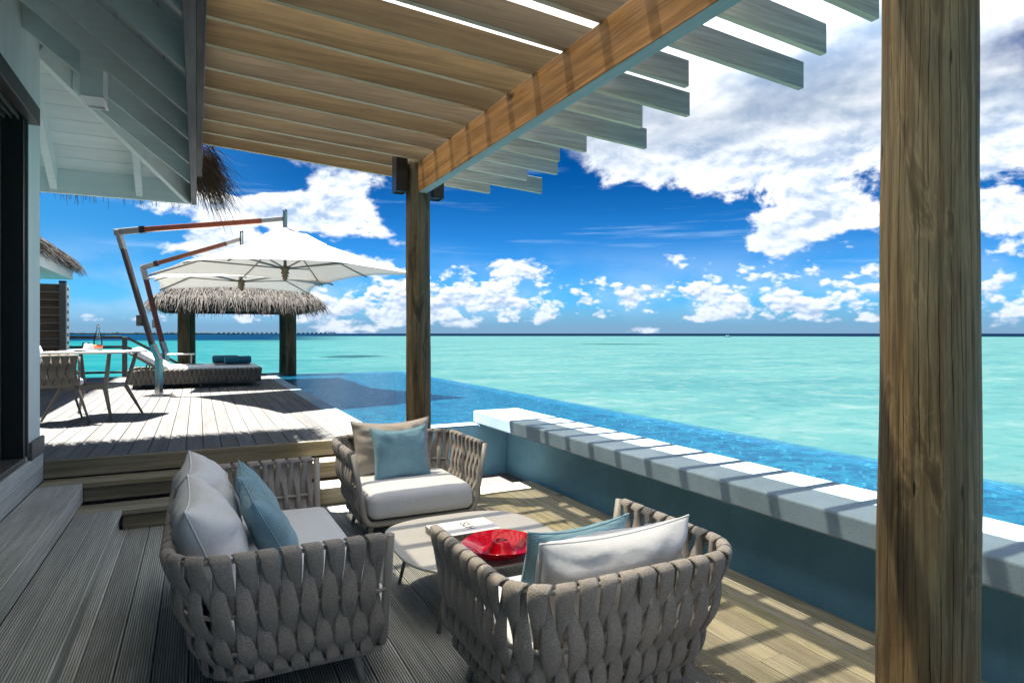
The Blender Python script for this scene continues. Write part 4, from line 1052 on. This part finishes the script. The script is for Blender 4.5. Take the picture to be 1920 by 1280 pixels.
part('stopper', MB().lathe([(.017, .291), (.017, .305), (.010, .31), (.009, .325)], 12), M['steel'], btl, True)
part('label', MB().lathe([(.0478, .03), (.0478, .075)], 20), plain_mat('orange_label', (.6, .12, .05), .5), btl, True)
gls = thing('tumbler', 'clear tumbler beside the water bottle', 'glass', (-1.19, 8.97, ZU + DH))
part('cup', MB().lathe([(.034, 0), (.038, .10), (.035, .10), (.031, .008)], 20), M['clear'], gls, True)
nap = thing('napkin_holder', 'white folded napkins standing beside the water bottle', 'napkin', (-1.15, 8.86, ZU + DH))
part('napkin', MB().extrude([(-.05, 0), (.05, 0), (.045, .085), (-.045, .09)], 1, -.012, .012), M['paper'], nap)
mag = thing('magazine', 'open magazine lying on the dining table', 'magazine', (-1.22, 8.72, ZU + DH), rz=R(-24))
for sx in (-1, 1):
    mm = MB(); mm.grid(lambda i, j: (sx * (.004 + .205 * i / 8), (-.14, .14)[j], .004 + .020 * math.sin(math.pi * min(1, (i / 8) ** .55))), 9, 2)
    mm.grid(lambda i, j: (sx * (.004 + .205 * i / 8), (-.14, .14)[j], .001), 9, 2)
    part('page', mm, M['paper'] if sx < 0 else plain_mat('printed_page', (.10, .12, .14), .4, nz=.7, nsc=18.), mag, True)
# ---- cantilever umbrellas
def umbrella(label, base, rot, half, shade=0):
    t = thing('cantilever_umbrella', label, 'umbrella', (base[0], base[1], ZU), rot, 'cantilever umbrellas on the deck')
    # local +X runs from the mast to the canopy
    part('base_plate', MB().box((-.17, -.17, 0), (.17, .17, .014)).lathe([(.012, .014), (.012, .03)], 8, (.13, .13, 0)).lathe([(.012, .014), (.012, .03)], 8, (-.13, -.13, 0)), M['steel'], t, bevel=.002)
    part('mast_foot', MB().beam((0, 0, .014), (0, 0, .60), .075, .12, up=(0, 1, 0)).beam((0, 0, .58), (-.10, 0, .82), .072, .11, up=(0, 1, 0)), M['steel'], t, bevel=.006)
    J = Vector((-.64, 0, 2.62 - .20 * shade)); Bm = Vector((-.10, 0, .80)); dm_ = (J - Bm).normalized()
    part('mast', MB().beam(Bm, J - dm_ * .28, .062, .10, up=(0, 1, 0)), M['mahogany'], t, bevel=.012)
    part('elbow', MB().beam(J - dm_ * .29, J + dm_ * .03, .066, .11, up=(0, 1, 0)), M['alu'], t, bevel=.01)
    cx = 2.0; H = Vector((cx, 0, 2.94 + .06 * shade)); da = (H - Vector((0, 0, .06)) - J).normalized(); A1 = H - Vector((.03, 0, .10))
    part('elbow', MB().beam(J - da * .06, J + da * .34, .064, .10), M['alu'], t, bevel=.01)
    part('clamp', MB().beam(J + da * .34, J + da * .42, .070, .108), M['black'], t)
    part('arm', MB().beam(J + da * .42, A1 - da * .34, .060, .085), plain_mat('arm_mahogany', (.135, .030, .008) if not shade else (.07, .022, .010), .3, .5, nz=.2, nsc=6.), t, bevel=.01)  # the rear arm has its shade put into a darker mahogany
    part('arm_end', MB().beam(A1 - da * .34, A1, .055, .080), M['alu'], t, bevel=.008)
    part('finial', MB().lathe([(.030, 2.62), (.034, 2.66), (.034, 2.95 + .08 * shade), (.036, 2.955 + .08 * shade), (.036, 2.985 + .08 * shade), (.02, 2.995 + .08 * shade)], 16, (cx, 0, 0)), M['steel'], t, True)
    part('cable', MB().tube([J + Vector((-.05, 0, .04)), Bm + Vector((-.16, 0, .35))], .004, 5), M['alu'], t)
    part('winch', MB().box((-.335, -.05, 1.12), (-.25, .05, 1.30)).tube([(-.30, 0, 1.3), (-.30, 0, 1.36)], .012, 6), M['grey_paint'], t, bevel=.006)
    # square canopy: corners hang lower than the mid edges
    ztop, zmid, zcor = 2.66, 2.03, 1.945; NR = 14; NA = 64
    def C(i, j):
        a = 2 * math.pi * i / NA; u = j / (NR - 1)
        w = abs(((a / (math.pi / 2)) % 1) - .5) * 2                     # 1 at corners, 0 at mid edges
        rad = half * math.sqrt(.5) / max(abs(math.cos(a - math.pi / 4)), abs(math.sin(a - math.pi / 4))) if True else half
        rib = abs(math.sin(4 * a)) 
        zz = lerp(ztop, lerp(zmid, zcor, w ** 2.2), u) + .16 * math.exp(-(u / .16) ** 2) * .35 - .05 * rib * u * (1 - u) * 2.2 - .10 * u * (1 - u)
        rad *= 1 - .035 * rib * u ** 3
        return (cx + rad * u * math.cos(a), rad * u * math.sin(a), zz)
    cm = MB(); cm.grid(lambda i, j: C(i, j), NA, NR, True)
    cme = cm.mesh('canopy', True, fix=True); co = link('canopy', cme, M['canvas'], t)
    sm = co.modifiers.new('solid', 'SOLIDIFY'); sm.thickness = .004
    vent = MB(); vent.grid(lambda i, j: (cx + C(i, 3)[0] * 0 + (C(i, 2 + j)[0] - cx), C(i, 2 + j)[1], C(i, 2 + j)[2] + .035 * (1 - j / 2) + .012), NA, 3, True)
    part('vent_flap', vent, M['canvas'], co, True)
    part('hub', MB().lathe([(.018, 1.86), (.045, 1.87), (.030, 1.90), (.058, 1.915), (.038, 1.95), (.068, 1.965), (.050, 2.01), (.072, 2.03), (.072, 2.07), (.03, 2.09)], 18, (cx, 0, 0)), M['bronze'], t, True)
    part('pole', MB().tube([(cx, 0, 2.08), (cx, 0, 2.63)], .024, 10), M['alu'], t, True)
    for k in range(8):
        a = k * math.pi / 4; i = round(NA * k / 8)
        rp = [Vector(C(i, j)) - Vector((0, 0, .022)) for j in range(1, NR)]
        part('rib', MB().tube(rp, .012, 6), M['alu'], t, True)
        q = Vector(C(i, 8)) - Vector((0, 0, .03))
        part('strut', MB().tube([(cx + .05 * math.cos(a), .05 * math.sin(a), 2.05), q], .013, 6), M['alu'], t, True)
    return t
b1 = Vector((-.55, 11.5)); c1_ = Vector((1.27, 10.65)); b2 = Vector((-.60, 15.2)); c2_ = Vector((.77, 13.80))
umbrella('white square umbrella on a leaning mahogany mast, nearer one', b1, math.atan2((c1_ - b1).y, (c1_ - b1).x), 2.17)
umbrella('white square umbrella half hidden behind the nearer canopy', b2, math.atan2((c2_ - b2).y, (c2_ - b2).x), 2.17, 1)
# ---- woven double lounger with its things
lg = thing('sun_lounger', 'wide woven taupe daybed with raised headrest under the umbrellas', 'sun lounger', (0, 12.9, ZU))
def rect_path(hx, d, r=.08, n=6):
    P = []; 
    for (cx_, cy_, a0_) in ((-hx + r, d - r, math.pi), (hx - r, d - r, math.pi / 2), (hx - r, r, 0), (-hx + r, r, -math.pi / 2)):
        for i in range(n + 1):
            a = a0_ - (math.pi / 2) * i / n; P.append((cx_ + r * math.cos(a), cy_ + r * math.sin(a), math.cos(a), math.sin(a)))
    P.append(P[0]); return P
ls = Shell(rect_path(1.09, 1.35), [(x * .985, .02 + y * .97, a, b) for x, y, a, b in rect_path(1.09, 1.35)], .325, .095, .004)
weave(ls, lg, .078, [], M['strap_sun'], .060, .052, .02, .017, .008, 6, 8, .02)
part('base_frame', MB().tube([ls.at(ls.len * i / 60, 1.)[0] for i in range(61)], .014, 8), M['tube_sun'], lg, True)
part('platform', MB().box((-1.05, .04, .24), (1.05, 1.30, .285)), M['tube_d'], lg)
for x in (-.95, .05, .95):
    for y in (.12, 1.22): part('foot', MB().tube([(x, y, .24), (x, y, 0)], [.02, .016], 8), M['tube_sun'], lg)
part('wheel', MB().tube([(-.98, .03, .05), (-.98, .08, .05)], .05, 14), M['rope'], lg)
cm = MB(); roundbox(cm, (-.50, .03, .29), (1.06, 1.31, .385), .035, 14, .008, .004); part('mattress', cm, M['cushion'], lg, True)
cm = MB(); roundbox(cm, (-.66, .03, -.045), (0, 1.31, .055), .035, 14, .008, .004)
hd = part('headrest', cm, M['cushion'], lg, True, loc=(-.49, 0, .345)); hd.rotation_euler = (0, R(33), 0)
hf = part('headrest_frame', MB().box((-.66, .05, -.085), (.0, 1.29, -.055)), M['tube_d'], lg, loc=(-.49, 0, .345)); hf.rotation_euler = (0, R(33), 0)
part('headrest_strut', MB().tube([(-.85, .2, .27), (-.80, .2, .50)], .012, 6).tube([(-.85, 1.1, .27), (-.80, 1.1, .50)], .012, 6), M['tube_sun'], lg)
cushion('lounger_pillow', 'pale blue pillow against the raised headrest of the daybed', M['blue_pale'], .46, .36, .13, (-.58, 13.42, ZU + .40), R(80), R(-50), 14)
stb = thing('lounger_tray', 'small pale tray table on one leg standing over the daybed', 'side table', (-.10, 13.75, ZU + .39))
part('tray_top', MB().box((-.42, -.16, .20), (.06, .16, .222)), M['tabletop'], stb, bevel=.006)
part('leg', MB().tube([(.0, 0, .008), (.0, 0, .20)], .018, 10), M['tube_sun'], stb)
part('foot_plate', MB().lathe([(.22, 0), (.22, .008), (.02, .010)], 32), M['tube_d'], stb)
mt_ = tag(part('beach_mat', MB().box((.0, .0, 0), (.62, .95, .012)), M['tube_d'], None, loc=(.30, 13.15, ZU + .396), bevel=.004), 'dark grey mat spread on the foot of the daybed', 'mat')
for lab, x, y, z, rz in (('teal rolled towel, the nearer of two on the daybed', .70, 13.30, .487, 4), ('teal rolled towel, the farther of two on the daybed', .50, 13.82, .487, 1)):
    tw_ = thing('rolled_towel', lab, 'towel', (x, y, ZU + z), R(rz), 'rolled towels on the daybed')
    rm_ = MB(); 
    prof = [(.0, -.235), (.055, -.235), (.076, -.225), (.080, -.20), (.080, .20), (.076, .225), (.055, .235), (.0, .235)]
    vs = []; nn = 20
    for (r_, q) in prof:
        for k in range(nn):
            a = 2 * math.pi * k / nn; rr_ = r_ * (1 + .04 * noise.noise(Vector((q * 9 + x, a, 0)))); vs.append((q, rr_ * math.cos(a), rr_ * math.sin(a) * .96))
    rm_.add(vs, [(i * nn + k, i * nn + (k + 1) % nn, (i + 1) * nn + (k + 1) % nn, (i + 1) * nn + k) for i in range(len(prof) - 1) for k in range(nn)])
    part('roll', rm_, M['towel'], tw_, True)
    sp_ = []
    for i in range(40):
        a = i * .42; r_ = .006 + .065 * i / 40; sp_.append((.237, r_ * math.cos(a), r_ * math.sin(a)))
    part('rolled_edge', MB().tube(sp_, .004, 5), M['towel'], tw_)
